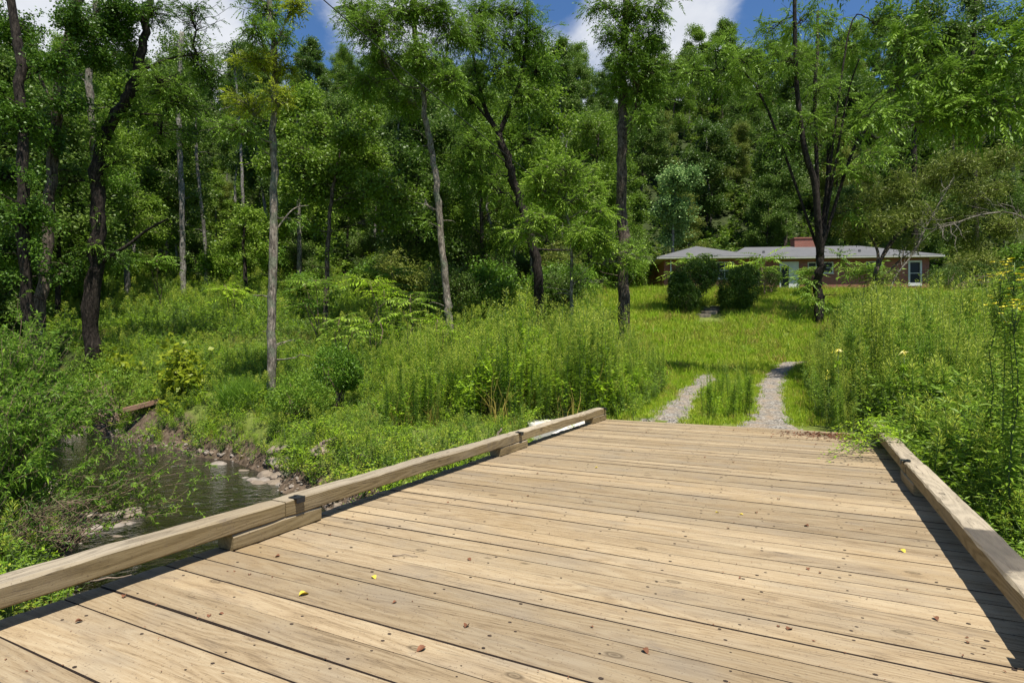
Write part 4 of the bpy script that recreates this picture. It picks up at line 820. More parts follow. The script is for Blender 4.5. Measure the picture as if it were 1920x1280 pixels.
# forest floor undergrowth
T_ = [t_leafy(1.6, 1.1, 120, .34, .2, 'forest', 60), t_leafy(1.3, 1.2, 110, .3, .18, 'forest_b', 61), t_leafy(1.8, 1.0, 120, .36, .14, 'olive', 62)]
P = region(8500, -150, 170, 56, 175, lambda x, y: inview(x, y) & ~((x > 11) & (x < 40) & (y < 62)), r); S = r.uniform(.8, 1.9, len(P)); ix = r.choice(3, len(P), p=[.5, .35, .15])
scatter('undergrowth', 'shaded undergrowth covering the forested hillside floor', 'undergrowth', T_, P, S, ix, r=r)
# leaf litter at the far right bridge corner
g = Geo(); n = 800; u = U1-.22-np.abs(r.normal(size=n))*.62; v_ = 12.65-np.abs(r.normal(size=n))*.42+.1*(u-U1); P = np.column_stack([u[:, None]*RX+v_[:, None]*AX, r.uniform(.006, .03, n)])
D = r.normal(size=(n, 3)); D[:, 2] = r.uniform(-.1, .35, n); g.leaves(P, D, r.uniform(.025, .075, n), r.uniform(.014, .04, n), .5, flat=.75, r=r, fold=.3)
tag(g.obj('leaf_litter', M['deadleaf']), 'brown leaf litter heaped at the far right corner of the deck', 'leaf litter', kind='stuff')
P = None
# grass at creek edge and small stones
T_ = []
for k in range(3):
    rr = np.random.default_rng(80+k); g = Geo(); V = nrm(rr.normal(size=(26, 3)))
    import bmesh
    bm = bmesh.new(); bmesh.ops.create_icosphere(bm, subdivisions=1, radius=1); 
    for q_ in bm.verts: q_.co *= rr.uniform(.75, 1.1); q_.co.z *= .55
    me = bpy.data.meshes.new('t'); bm.to_mesh(me); bm.free(); me.materials.append(M['rock' if k < 2 else 'rock_grey']); T_.append(bpy.data.objects.new('t', me))
okp = lambda x, y: (shore(x, y) > -.25) & (shore(x, y) < .3) & (y < 26) & inview(x, y) & (x < 6)
P = region(1500, -22, 4, 3, 25, okp, r); S = r.uniform(.02, .06, len(P))+.10*r.random(len(P))**6; scatter('creek_pebbles', 'small brown stones along the creek edge', 'stones', T_, P, S, r.integers(0, 3, len(P)), r=r, tilt=.4)

# ------------------------------------------------------------------ individual plants
def bush(name, label, cat, lumps, Y, leaf='boxwood', n=2600, ll=.085, lw=.05, seed=0, group=None, shell=.8):
    r = np.random.default_rng(seed); cs = [np.append(W(a, b, Y+dy), 0)[:3] for a, b, rx, ry, dy in lumps]
    bx, by = cs[0][0], cs[0][1]; base = np.array([bx, by, g1(bx, by)]); root = empty(name, base); tag(root, label, cat, group); gl = Geo(); gw = Geo()
    for (a, b, rx, ry, dy), c in zip(lumps, cs):
        c = c-base; rad = np.array([rx, (rx+ry)*.5, ry])/FPX*Y; d = nrm(r.normal(size=(n, 3))); q = r.uniform(shell, 1.03, n)**1
        lump = 1+.10*np.sin(d[:, 0]*7+c[0])+.10*np.sin(d[:, 1]*6+d[:, 2]*8+c[2])+.06*np.sin(d[:, 2]*17+d[:, 0]*15)
        q = np.where(r.random(n) < .12, q*1.07, q)
        P = c+d*(q*lump)[:, None]*rad; D = d*.6+r.normal(size=(n, 3))*.6; D[:, 2] += .2
        gl.leaves(P, D, ll*r.uniform(.6, 1.3, n), lw*r.uniform(.7, 1.2, n), np.clip(r.normal(.5, .2, n), 0, 1), flat=.3, r=r)
        for k in range(5):
            e = c+nrm(r.normal(size=3))*rad*.6; gw.tube(bez((r.normal()*.1, r.normal()*.1, -.1), e, 5, .03, r), np.linspace(.04, .01, 5), 4)
    gw.obj('stems', M['redstem'], root); gl.obj('leaves', M[leaf], root); return root
bush('boxwood_bush', 'large dark rounded evergreen bush at the left of the stone path', 'bush', [(1282, 556, 28, 30, 0), (1300, 522, 36, 34, 1.2), (1322, 510, 22, 26, 2), (1275, 535, 20, 22, .5)], 38, n=8000, ll=.1, lw=.06, seed=1)
bush('boxwood_bush', 'dark rounded evergreen bush at the right of the stone path', 'bush', [(1385, 543, 36, 38, 0), (1378, 560, 30, 22, -.3), (1395, 520, 26, 22, .8)], 39, n=8000, ll=.1, lw=.06, seed=2)
bush('boxwood_bush', 'small dark bush just left of the front door', 'bush', [(1443, 526, 20, 20, 0), (1452, 518, 12, 16, .5)], 46, n=2400, seed=3)
bush('yew_bush', 'wide dark shrub at the right end of the brick house', 'bush', [(1772, 520, 32, 22, 0), (1815, 515, 36, 26, 0), (1868, 518, 36, 26, 1), (1910, 520, 30, 30, 0)], 47, n=3000, seed=4)
bush('low_bush', 'dark round bush in shade in front of the meadow behind the bridge rail', 'bush', [(628, 690, 36, 42, 0), (652, 700, 24, 30, .3)], 17, 'broad', 2600, .09, .045, seed=5)
bush('low_bush', 'mid green leafy bush on the bank below the slim mottled trunk', 'bush', [(560, 725, 40, 30, 0), (595, 745, 30, 30, -.3), (535, 750, 36, 26, -.6)], 16.5, 'weed', 1800, .08, .03, seed=6, shell=.55)
bush('low_bush', 'bushy green shrub on the bank above the creek left of the yellow sapling', 'bush', [(230, 730, 50, 44, 0), (180, 700, 46, 36, .6), (275, 755, 34, 30, -.3), (140, 740, 44, 40, .2)], 21, 'weed', 2000, .09, .032, seed=7, shell=.5)
bush('low_bush', 'olive green shrub above the brown plank at the water edge', 'bush', [(235, 765, 36, 22, 0), (205, 775, 30, 20, .2)], 22.3, 'forest_b', 1500, .08, .04, seed=8, shell=.5)

def blob_plant(name, label, cat, Y, base_px, blobs, style, leaf, seed, stem='redstem', per=4, group=None, lr=.02, tw=.006):
    r = np.random.default_rng(seed); b = W(base_px[0], base_px[1], Y); base = np.array([b[0], b[1], g1(b[0], b[1])-.03]); root = empty(name, base); tag(root, label, cat, group); gw, gl = Geo(), Geo()
    for (px, py, rx, ry, n) in blobs:
        c = W(px, py, Y+r.normal()*rx/FPX*Y*.5)-base; fill_blob(gw, gl, (0, 0, 0), c, np.array([rx, rx, ry])/FPX*Y, n, style, r, lr, tw, per=per)
    gw.obj('stems', M[stem], root, True); gl.obj('leaves', M[leaf], root); return root
STY['syc'] = ('leaf', 0, .20, .19, 2); STY['sap'] = ('leaf', 0, .10, .05, 4)
blob_plant('sycamore_sapling', 'bright yellow-green sapling with big lobed leaves on the far creek bank', 'sapling', 20.2, (340, 800), [(338, 660, 20, 22, 22), (330, 700, 32, 24, 30), (358, 710, 24, 24, 24), (330, 740, 30, 22, 26), (345, 765, 28, 16, 20)], 'syc', 'yellowleaf', 1)
blob_plant('sycamore_sapling', 'smaller yellow-green sapling left of the brighter lobed one', 'sapling', 22.5, (215, 790), [(215, 670, 12, 20, 9), (208, 695, 16, 16, 9), (240, 680, 12, 12, 6)], 'syc', 'yellowleaf', 2)

def sumac(label, Y, px, py_top, nf, FLm, seed, leaf='weed', group='fern leaved sumac plants', stems=1, name='sumac'):
    r = np.random.default_rng(seed); t = W(px, py_top, Y); base = np.array([t[0], t[1], g1(t[0], t[1])-.05]); root = empty(name, base); tag(root, label, 'sumac', group); gw, gl = Geo(), Geo()
    for s in range(stems):
        top = t-base+np.array([r.normal()*.5*(s > 0), r.normal()*.4, -abs(r.normal())*.6*(s > 0)]); top[2] = max(top[2]-FLm*.15, .4); q = bez((s*.12, 0, 0), top, 6, .03, r, .03); gw.tube(q, np.linspace(.035, .015, 6), 6)
        a = np.arange(nf)*2.4+r.uniform(0, 1, nf); el = r.uniform(.05, .7, nf); D = np.stack([np.cos(a)*np.cos(el), np.sin(a)*np.cos(el), np.sin(el)], 1); hb = q[-1]-np.array([0, 0, 1])*r.uniform(0, .35, nf)[:, None]*min(1.2, top[2]*.6)
        gl.fronds(hb, D, FLm*r.uniform(.8, 1.15, nf), 9, FLm*.24, FLm*.075, np.clip(r.normal(.5, .2, nf), 0, 1), droop=.35, r=r)
        for h_, d in zip(hb, D): gw.tube([h_, h_+d*FLm*.5-np.array([0, 0, .09*FLm]), h_+d*FLm-np.array([0, 0, .35*FLm])], [.008, .006, .003], 3, cap=False)
    gw.obj('stems', M['redstem'], root, True); gl.obj('leaves', M[leaf], root)
for k, (lab, Y, px, py, nf, fl, leaf, st) in enumerate([
    ('sumac plant rising behind the left evergreen bush', 41, 1300, 478, 14, 1.6, 'weed', 3), ('pale green sumac between the two evergreen bushes and the house', 43, 1388, 490, 12, 1.5, 'weed_bright', 2),
    ('tall spreading sumac left of the front door', 44, 1432, 476, 14, 1.9, 'weed', 2), ('low sumac clump right of the front door', 44, 1512, 500, 12, 1.3, 'weed', 3), ('broad sumac in front of the brick wall right of the twin stemmed tree', 42, 1622, 492, 14, 1.7, 'weed', 3),
    ('sumac beside the bleached leaning stem', 40, 1668, 512, 10, 1.2, 'weed', 2), ('arching sumac fronds at the foot of the pale curving trunk', 23, 770, 545, 13, 1.1, 'weed', 2), ('bright fern-like sumac left of the pale curving trunk', 25, 700, 520, 13, 1.2, 'weed_bright', 3),
    ('sumac in the meadow edge centre left of the frame', 27, 600, 520, 12, 1.3, 'weed', 3), ('shaded sumac against the dark woods', 30, 735, 500, 12, 1.5, 'broad', 3), ('low spreading sumac in the meadow right of the slim trunk', 22, 640, 590, 12, 1.0, 'weed', 3), ('low sumac by the pale curving trunk, nearest the bridge', 20, 820, 590, 10, .9, 'weed_bright', 2),
    ('bright sumac sprig in the left meadow', 33, 430, 530, 12, 1.2, 'weed_bright', 3), ('sumac at the upper edge of the left meadow', 38, 300, 480, 12, 1.5, 'broad', 3)]):
    sumac(lab, Y, px, py, nf, fl, 200+k, leaf, None, st)

# creekside willow shrubs: arching stems with lance leaves
def willow(name, label, origin, shoots, seed, nleaf=90, ll=.10, lw=.02, leaf='willow', stem='redstem', r0=.009):
    r = np.random.default_rng(seed); base = np.array([origin[0], origin[1], g1(*origin)-.05]); root = empty(name, base); tag(root, label, 'shrub'); gw, gl = Geo(), Geo()
    for (e, sag) in shoots:
        e = np.asarray(e, float)-base; q = bez((r.normal()*.08, r.normal()*.08, 0), e, 8, sag, r, .025); gw.tube(q, np.linspace(r0, r0*.3, 8), 5)
        subs = [q]
        for s in range(6):
            i = r.integers(3, 8); d = nrm(q[min(i, 7)]-q[i-1])+r.normal(size=3)*.55; d[2] += .25; l = r.uniform(.18, .45); q2 = bez(q[min(i, 7)], q[min(i, 7)]+nrm(d)*l, 8, .05, r, .03); gw.tube(q2, np.linspace(r0*.45, r0*.15, 8), 3, cap=False); subs.append(q2)
        for qq in subs:
            m = nleaf//len(subs); t = r.uniform(.25 if qq is q else .1, 1, m)*7; i0 = np.minimum(t.astype(int), 6); f = (t-i0)[:, None]; P = qq[i0]*(1-f)+qq[i0+1]*f; T = nrm(qq[i0+1]-qq[i0])
            D = T*.8+r.normal(size=(m, 3))*.6; gl.leaves(P, D, ll*r.uniform(.55, 1.2, m), lw*r.uniform(.8, 1.2, m), np.clip(r.normal(.55, .2, m), 0, 1), flat=.6, r=r, droop=.2)
    gw.obj('stems', M[stem], root, True); gl.obj('leaves', M[leaf], root)
r = np.random.default_rng(77)
def shoots(pts, Y, n, spread, sag=.12):
    out = []
    for k in range(n):
        a = pts[r.integers(len(pts))]; yy = Y+r.normal()*.35; out.append((W(a[0]+r.normal()*spread, a[1]+r.normal()*spread*.8, yy), sag*r.uniform(.6, 1.4)))
    return out
willow('willow_shrub', 'leafy willow shrub with lance leaves at the lower left beside the rail', (-7.3, 8.0), shoots([(20, 760), (60, 800), (90, 850), (40, 880), (0, 840), (110, 900), (30, 940), (70, 760)], 8.2, 96, 32), 1, 150, .095, .022)
willow('willow_shrub', 'willow shrub further up the bank reaching above the first', (-9.3, 10.2), shoots([(20, 690), (80, 720), (120, 760), (60, 680), (150, 790), (10, 730), (170, 740), (50, 770), (20, 640)], 10.4, 110, 26), 2, 140, .11, .026)
willow('willow_shrub', 'long arching willow stems reaching right over the water', (-6.9, 8.6), [(W(a, b, 8.6+dy), s) for a, b, dy, s in [(395, 895, .5, .10), (380, 870, .3, .12), (350, 920, .2, .08), (340, 850, .6, .14), (390, 850, .5, .16), (300, 890, 0, .1), (280, 830, .3, .18), (265, 845, .2, .2), (330, 960, 0, .06), (240, 870, .2, .16), (300, 960, .2, .05), (360, 940, .3, .06), (200, 800, 0, .1), (250, 800, .4, .12), (180, 840, .1, .1), (200, 900, 0, .08), (160, 870, .1, .08), (290, 930, .2, .08), (230, 900, .3, .12), (310, 860, .5, .14), (270, 900, .1, .1), (220, 850, .5, .16), (345, 885, .3, .1), (255, 930, .3, .07)]], 3, 150, .075, .017)
willow('willow_shrub', 'slender upright willow wands behind the leafy shrub on the far bank side', (-13.2, 14.5), shoots([(40, 650), (90, 680), (130, 640), (10, 690), (100, 720), (60, 620)], 14.5, 44, 26, .06), 4, 100, .12, .026)
willow('smartweed', 'reddish stemmed weeds drooping below the leafy shrub near the rail', (-6.6, 7.2), shoots([(60, 980), (120, 960), (170, 980), (30, 1020), (200, 930), (100, 1020), (150, 1000)], 7.0, 40, 18, .1), 5, 36, .06, .016, 'walnut_dark')

# tall yellow-flowered plant at the right edge and lily heads
def goldenrod(label, px, py, Y, seed, n_f=16, nl=460):
    r = np.random.default_rng(seed); t = W(px, py, Y); base = np.array([t[0]+r.normal()*.1, t[1], g1(t[0], t[1])-.05]); root = empty('goldenrod', base); tag(root, label, 'wildflower', 'yellow flowered plants at the right edge')
    top = t-base; q = bez((0, 0, 0), top, 9, .0, r, .008); g = Geo(); g.tube(q, np.linspace(.011, .004, 9), 6); gl = Geo(); gf = Geo()
    t_ = np.linspace(.2, .98, nl)*8; i0 = np.minimum(t_.astype(int), 7); f = (t_-i0)[:, None]; P = q[i0]*(1-f)+q[i0+1]*f; a = np.arange(nl)*2.4
    D = np.stack([np.cos(a), np.sin(a), r.uniform(.0, .5, nl)], 1); gl.leaves(P, D, r.uniform(.10, .2, nl), .028, r.uniform(.1, .7, nl), flat=.85, r=r, droop=.25)
    for k in range(n_f):
        c = top+np.array([r.normal()*.10, r.normal()*.10, -abs(r.normal())*.09+.05]); g.tube([q[7], c], .0025, 3, cap=False); m = 9; a = np.arange(m)/m*6.28; D = np.stack([np.cos(a), np.sin(a), np.full(m, .35)], 1); gf.leaves(np.repeat(c[None], m, 0), D, .032, .016, .5, r=r)
    g.obj('stem', M['stem'], root, True); gl.obj('leaves', M['weed'], root); gf.obj('flowers', M['petal'], root)
for k, (px, py, Y, lab) in enumerate([(1902, 492, 6.6, 'tallest yellow flowered weed at the right edge of the view'), (1878, 515, 7.1, 'yellow flowered weed just left of the tallest one'), (1925, 520, 6.3, 'yellow flowered weed cut by the right edge'), (1870, 560, 7.5, 'shorter yellow flowered weed left of the tall pair'), (1908, 570, 6.0, 'yellow flowered weed with low buds in front of the tallest')]):
    goldenrod(lab, px, py, Y, 300+k)
def lily(label, px, py, Y, seed):
    r = np.random.default_rng(seed); t = W(px, py, Y); base = np.array([t[0], t[1], g1(t[0], t[1])-.05]); root = empty('spider_lily', base); tag(root, label, 'wildflower'); top = t-base
    g = Geo(); q = bez((0, 0, 0), top, 7, 0, r, .01); g.tube(q, np.linspace(.012, .006, 7), 6); gf = Geo(); m = 26; D = r.normal(size=(m, 3)); D[:, 2] = np.abs(D[:, 2])*.6-.1; gf.leaves(np.repeat(top[None], m, 0), D, r.uniform(.06, .11, m), .02, .5, r=r, droop=.5)
    gp = Geo(); m = 16; D = r.normal(size=(m, 3)); D[:, 2] -= .2; gp.leaves(np.repeat(top[None], m, 0)+r.normal(size=(m, 3))*.03, D, r.uniform(.04, .08, m), .02, .5, r=r)
    gl = Geo(); m = 70; P = q[r.integers(1, 6, m)]; gl.leaves(P, r.normal(size=(m, 3)), .14, .03, .5, r=r); g.obj('stem', M['stem'], root, True); gf.obj('petals', M['petal_pale'], root); gp.obj('stamens', M['petal'], root); gl.obj('leaves', M['weed_bright'], root)
lily('pale yellow spidery flower head nearer the gravel track', 1572, 656, 12.2, 1); lily('pale yellow spidery flower head further right in the weeds', 1695, 661, 11.2, 2)

# sedge clump, single horseweeds
def grassclump(label, px, py, Y, h, n, leaf, seed, spread=.4):
    t = W(px, py, Y); o = t_grass(n, h, .014, spread, leaf, seed, .3); o.name = 'sedge_clump'; COL.objects.link(o); o.location = (t[0], t[1], g1(t[0], t[1])); tag(o, label, 'grass clump')
grassclump('dark green sedge clump on the bank above the creek bend', 452, 800, 18.3, 1.15, 1100, 'broad', 5, .55)
for k, (px, Y, h, lab) in enumerate([(1625, 13.5, 2.35, 'dark spire-like weed standing tall before the cherry tree'), (1777, 13, 2.3, 'tall narrow weed spire right of the house door'), (1742, 15, 2.2, 'thin tall weed below the house door'), (1068, 15.5, 2.7, 'dark tall weed at the foot of the bright sapling'), (1090, 16, 2.4, 'dark weed right of the tallest dark weed'),
                                     (915, 17, 2.8, 'tallest pointed weed left of the forked trunk'), (1375, 13.6, .9, 'weed spire between the wheel tracks'), (1405, 13.9, 1.05, 'dense weed spire right between the wheel tracks'), (1330, 13.7, .8, 'thin weed beside the left wheel track')]):
    x = (px-960)/FPX*Y; o = t_horseweed(h, 'weed' if k not in (5,) else 'weed_bright', 400+k, nl=300, ll=.15, lw=.015, pl='weed'); o.name = 'tall_weed'; COL.objects.link(o); o.location = (x, Y, g1(x, Y)); tag(o, lab, 'weed')

# ------------------------------------------------------------------ rocks, timber debris, stepping stones
def rock(label, px, py, Y, sx, sy, sz, m_, seed, name='rock', rz=0):
    rr = np.random.default_rng(seed); bm = bmesh.new(); bmesh.ops.create_icosphere(bm, subdivisions=3, radius=1); cuts = nrm(rr.normal(size=(9, 3))); dd = rr.uniform(.6, .92, 9)
    for q_ in bm.verts:
        c = np.array(q_.co); 
        for n_, d in zip(cuts, dd):
            e = c@n_-d
            if e > 0: c -= n_*e
        c += rr.normal(size=3)*.012; q_.co = (c[0]*sx, c[1]*sy, c[2]*sz)
    me = bpy.data.meshes.new(name); bm.to_mesh(me); bm.free(); me.materials.append(M[m_]); o = bpy.data.objects.new(name, me); COL.objects.link(o)
    x = (px-960)/FPX*Y; z = max(g1(x, Y), WATER-.12); o.location = (x, Y, z+sz*.35); o.rotation_euler = (rr.normal()*.15, rr.normal()*.15, rz+rr.uniform(-.4, .4)); tag(o, label, 'rock')
for k, a in enumerate([('largest brown rock in the cluster by the far shore behind the rail', 498, 0, 14.2, .24, .18, .19, 'rock'), ('flat tan rock left of the cluster at the far shore', 462, 0, 14.9, .42, .22, .10, 'rock'), ('dark wet rock at the waterline left of the biggest brown one', 474, 0, 13.8, .20, .15, .13, 'rock_grey'),
    ('brown rock right of the biggest in the far shore cluster', 528, 0, 14.2, .20, .17, .15, 'rock'), ('long low rock in front of the far shore cluster', 515, 0, 13.6, .30, .16, .11, 'rock'), ('rounded stone at the right of the far shore cluster', 547, 0, 13.7, .16, .14, .13, 'rock'), ('upper tan stone behind the far shore cluster', 540, 0, 14.8, .2, .16, .11, 'rock'), ('dark stone on the shaded bank left of the cluster', 410, 0, 15.7, .26, .2, .15, 'rock_grey'),
    ('tan angular rock at the near shore facing the water', 249, 0, 10.9, .24, .2, .18, 'rock'), ('pale flat slab rock leaning beside the tan angular one', 205, 0, 10.9, .36, .24, .16, 'slab'), ('round grey stone in front of the pale slab rock', 215, 0, 10.2, .20, .16, .12, 'rock_grey'), ('small pale stone just right of the tan angular rock', 277, 0, 10.8, .09, .08, .07, 'slab'),
    ('flat pale rock at the left of the near shore rocks', 160, 0, 10.9, .28, .2, .12, 'slab'), ('half buried brown rock under the drooping weeds', 118, 0, 9.6, .26, .2, .13, 'rock'), ('low brown rock beside the rail at the near shore', 222, 0, 9.6, .3, .16, .1, 'rock'), ('reddish rock on the upstream bank beneath the brown plank', 133, 0, 21, .4, .2, .14, 'rock'),
    ('wide half buried rock at the bank behind the rail', 600, 0, 13.2, .25, .2, .13, 'rock'), ('pale pebble-like stone beneath the rail gap', 680, 0, 12.5, .12, .1, .08, 'rock')]):
    rock(a[0], a[1], 0, a[3], a[4], a[5], a[6], a[7], 500+k)
for k in range(22):
    rr = np.random.default_rng(700+k); far = k < 14; px = rr.uniform(455, 590) if far else rr.uniform(120, 270); Yk = rr.uniform(13.3, 15.0) if far else rr.uniform(9.6, 11.4); s_ = rr.uniform(.08, .2)
    rock('tan creek stone packed among the rocks of the far shore' if far else 'tan creek stone packed among the rocks of the near shore', px, 0, Yk, s_*1.3, s_, s_*.75, 'rock' if k % 3 else 'rock_grey', 700+k)
    bpy.context.scene.collection.objects[-1]['group'] = 'stones along the far shore' if far else 'stones along the near shore'
# old squared timber on the far bank
def stick(name, label, a, b, rad, m_, seed, cat='driftwood', sq=False):
    r = np.random.default_rng(seed); a = np.array(a, float); b = np.array(b, float); g = Geo(); d = b-a; Ls = np.linalg.norm(d)
    if sq: g.box((-Ls/2, -rad, -rad*.6), (Ls/2, rad, rad*.6), bev=.012); 
    else:
        q = bez((-Ls/2, 0, 0), (Ls/2, 0, 0), 9, .03, r, .02); g.tube(q, np.linspace(rad, rad*.45, 9)*(1+r.normal(size=9)*.08), 7)
    o = g.obj(name, M[m_], smooth=not sq); o.location = (a+b)/2; o.rotation_euler = Vector(d).to_track_quat('X', 'Z').to_euler(); tag(o, label, cat)
a = W(232, 818, 20.0); b = W(302, 788, 20.5); hm_ = max(max(g1(a[0]+(b[0]-a[0])*t_, a[1]+(b[1]-a[1])*t_)-.30*t_ for t_ in np.linspace(0, 1, 9)), WATER); a[2] = hm_+.12; b[2] = hm_+.42; stick('timber_plank', 'reddish brown squared timber lying on the far bank at the water edge', a, b, .14, 'log', 1, 'timber', True)
a = W(210, 836, 20.2); b = W(262, 815, 20.5); stick('driftwood', 'weathered driftwood stick below the reddish timber', a, b, .07, 'twig', 2)
for k, (p, q_, rad, lab) in enumerate([((590, 905, 13.4), (642, 885, 13.7), .06, 'thick driftwood stick caught on the bank behind the rail'), ((600, 915, 13.2), (632, 895, 13.5), .03, 'thin driftwood stick beneath the thick one'), ((560, 905, 13.6), (610, 900, 13.3), .03, 'crooked driftwood stick nearest the far shore rocks'), ((170, 1098, 7.6), (290, 1066, 7.7), .012, 'thin bare twig seen below the left rail'), ((500, 838, 15.6), (560, 828, 15.8), .03, 'brown dead branch half hidden in bank grass'), ((925, 840, 11.9), (940, 812, 12.0), .05, 'short grey broken post behind the left rail')]):
    A_, B_ = W(*p), W(*q_); 
    if k != 5: A_[2] = max(g1(A_[0], A_[1]), WATER)+.05+rad; B_[2] = max(g1(B_[0], B_[1]), WATER)+.09+rad
    else: A_[2] = g1(A_[0], A_[1])-.1; B_[2] = -.02
    stick('driftwood', lab, A_, B_, rad, 'twig', 10+k)
# stepping stones up to the house
for k, (px, Y, sx, sy, lab) in enumerate([(1318, 37.6, .62, .34, 'lowest pale stone step in the gap of the dark bushes'), (1329, 38.5, .6, .36, 'second pale stone step up the lawn path'), (1338, 39.4, .62, .34, 'third pale stone step up the lawn path'), (1345, 40.3, .55, .36, 'highest pale stone step between the bushes')]):
    rr = np.random.default_rng(60+k); g = Geo(); n = 9; an = np.arange(n)/n*6.28; P = [(sx*math.cos(t)*rr.uniform(.8, 1.1), sy*math.sin(t)*rr.uniform(.8, 1.1)) for t in an]; prism(g, P, -.3, .10)
    o = g.obj('stone_step', M['slab']); x = (px-960)/FPX*Y; o.location = (x, Y, g1(x, Y)+.05); o.rotation_euler = (.12, 0, rr.normal()*.2); tag(o, lab, 'stone step')

# ------------------------------------------------------------------ brick house
HX, HY, HZ0 = 13.2, 50.0, 6.55
house = empty('brick_house', (HX, HY, HZ0), math.atan2(-.08, 1)); tag(house, 'long low red brick house with a grey hipped roof on the rise', 'house')
def openwall(g, x0, x1, y, z0, z1, holes, th=.2):
    xs = sorted({x0, x1, *[h[0] for h in holes], *[h[1] for h in holes]})
    for a, b in zip(xs[:-1], xs[1:]):
        hs = sorted([h for h in holes if h[0] <= a+1e-6 and h[1] >= b-1e-6], key=lambda h: h[2]); z = z0
        for h in hs: 
            if h[2] > z: g.box((a, y, z), (b, y+th, h[2]))
            z = h[3]
        if z < z1: g.box((a, y, z), (b, y+th, z1))
g = Geo(); Hh = 2.82
wins_w = [(4.35, 5.9, 1.15, 2.6)]; wins_m = [(12.2, 14.3, 1.6, 2.55), (17.0, 18.3, 1.6, 2.55)]; doors = [(9.85, 11.45, .12, 2.62), (20.4, 21.5, .45, 2.6)]
openwall(g, 0, 7, 0, -1, Hh, wins_w); openwall(g, 7.2, 22.1, .45, -1, Hh, wins_m+doors)
g.box((7.0, 0, -1), (7.2, 9, Hh)); g.box((0, .2, -1), (.2, 9, Hh)); g.box((.2, 8.8, -1), (7.0, 9, Hh)); g.box((21.9, .65, -1), (22.1, 8.5, Hh)); g.box((7.2, 8.3, -1), (21.9, 8.5, Hh))
g.obj('wall', M['brick'], house)
def hip(g, x0, x1, y0, y1, zE, zR, ra, rb, axis='x', mi=0):
    R = [(ra, (y0+y1)/2, zR), (rb, (y0+y1)/2, zR)] if axis == 'x' else [((x0+x1)/2, ra, zR), ((x0+x1)/2, rb, zR)]
    V = [(x0, y0, zE), (x1, y0, zE), (x1, y1, zE), (x0, y1, zE)]+R; k0 = g.n; g.V.append(np.array(V, float)); g.n += 6
    if axis == 'x': Q = [(0, 1, 5, 4), (2, 3, 4, 5)]; Tt = [(1, 2, 5), (3, 0, 4)]
    else: Q = [(1, 2, 5, 4), (3, 0, 4, 5)]; Tt = [(0, 1, 4), (2, 3, 5)]
    g.F.append((np.array(Q)+k0, np.full(2, .5), mi)); g.F.append((np.array(Tt)+k0, np.full(2, .5), mi))
g = Geo(); hip(g, -.75, 7.9, -.75, 9.7, 2.98, 4.62, 3.6, 5.3, 'y'); hip(g, 5.2, 22.95, -.25, 9.2, 2.95, 4.6, 8.2, 18.4)
for kx, ky in ((6.5, 1.4), (8.9, 1.5), (17.0, 1.5)): g.box((kx-.08, ky-.08, 3.1), (kx+.08, ky+.08, 3.75))
roof = g.obj('roof', M['roof'], house)
g = Geo(); g.box((-.74, -.74, 2.83), (7.88, -.70, 2.975)); g.box((-.74, -.70, 2.83), (-.70, 9.6, 2.975)); g.box((7.84, -.7, 2.83), (7.88, -.24, 2.975)); g.box((7.9, -.24, 2.80), (22.93, -.20, 2.945)); g.box((22.89, -.2, 2.80), (22.93, 9.1, 2.945))
g.box((-.70, -.70, 2.822), (7.84, 9.6, 2.828)); g.box((7.9, -.2, 2.823), (22.89, 9.1, 2.829)); g.obj('fascia', M['soffit'], roof)
g = Geo(); g.box((12.6, 4.2, 3.8), (14.85, 5.2, 5.28)); g.box((12.54, 4.14, 5.28), (14.91, 5.26, 5.40)); g.obj('chimney', M['brick'], roof)
def window(h, y, nmul=2):
    x0, x1, z0, z1 = h; f = Geo(); t = .07
    f.box((x0, y-.03, z0), (x0+t, y+.1, z1)); f.box((x1-t, y-.03, z0), (x1, y+.1, z1)); f.box((x0+t, y-.03, z1-t), (x1-t, y+.1, z1)); f.box((x0+t, y-.03, z0), (x1-t, y+.1, z0+t))
    for k in range(1, nmul): xm = x0+(x1-x0)*k/nmul; f.box((xm-.025, y-.01, z0+t), (xm+.025, y+.08, z1-t))
    f.box((x0+t, y, (z0+z1)/2-.02), (x1-t, y+.07, (z0+z1)/2+.02)); w_ = f.obj('window', M['white'], house)
    p = Geo(); p.box((x0+t, y+.09, z0+t), (x1-t, y+.10, z1-t)); p.obj('pane', M['glass'], w_)
    s = Geo(); s.box((x0-.06, y-.08, z0-.08), (x1+.06, y-.002, z0-.002)); s.obj('sill', M['concrete'], w_)
window(wins_w[0], 0); window(wins_m[0], .45, 3); window(wins_m[1], .45, 2)
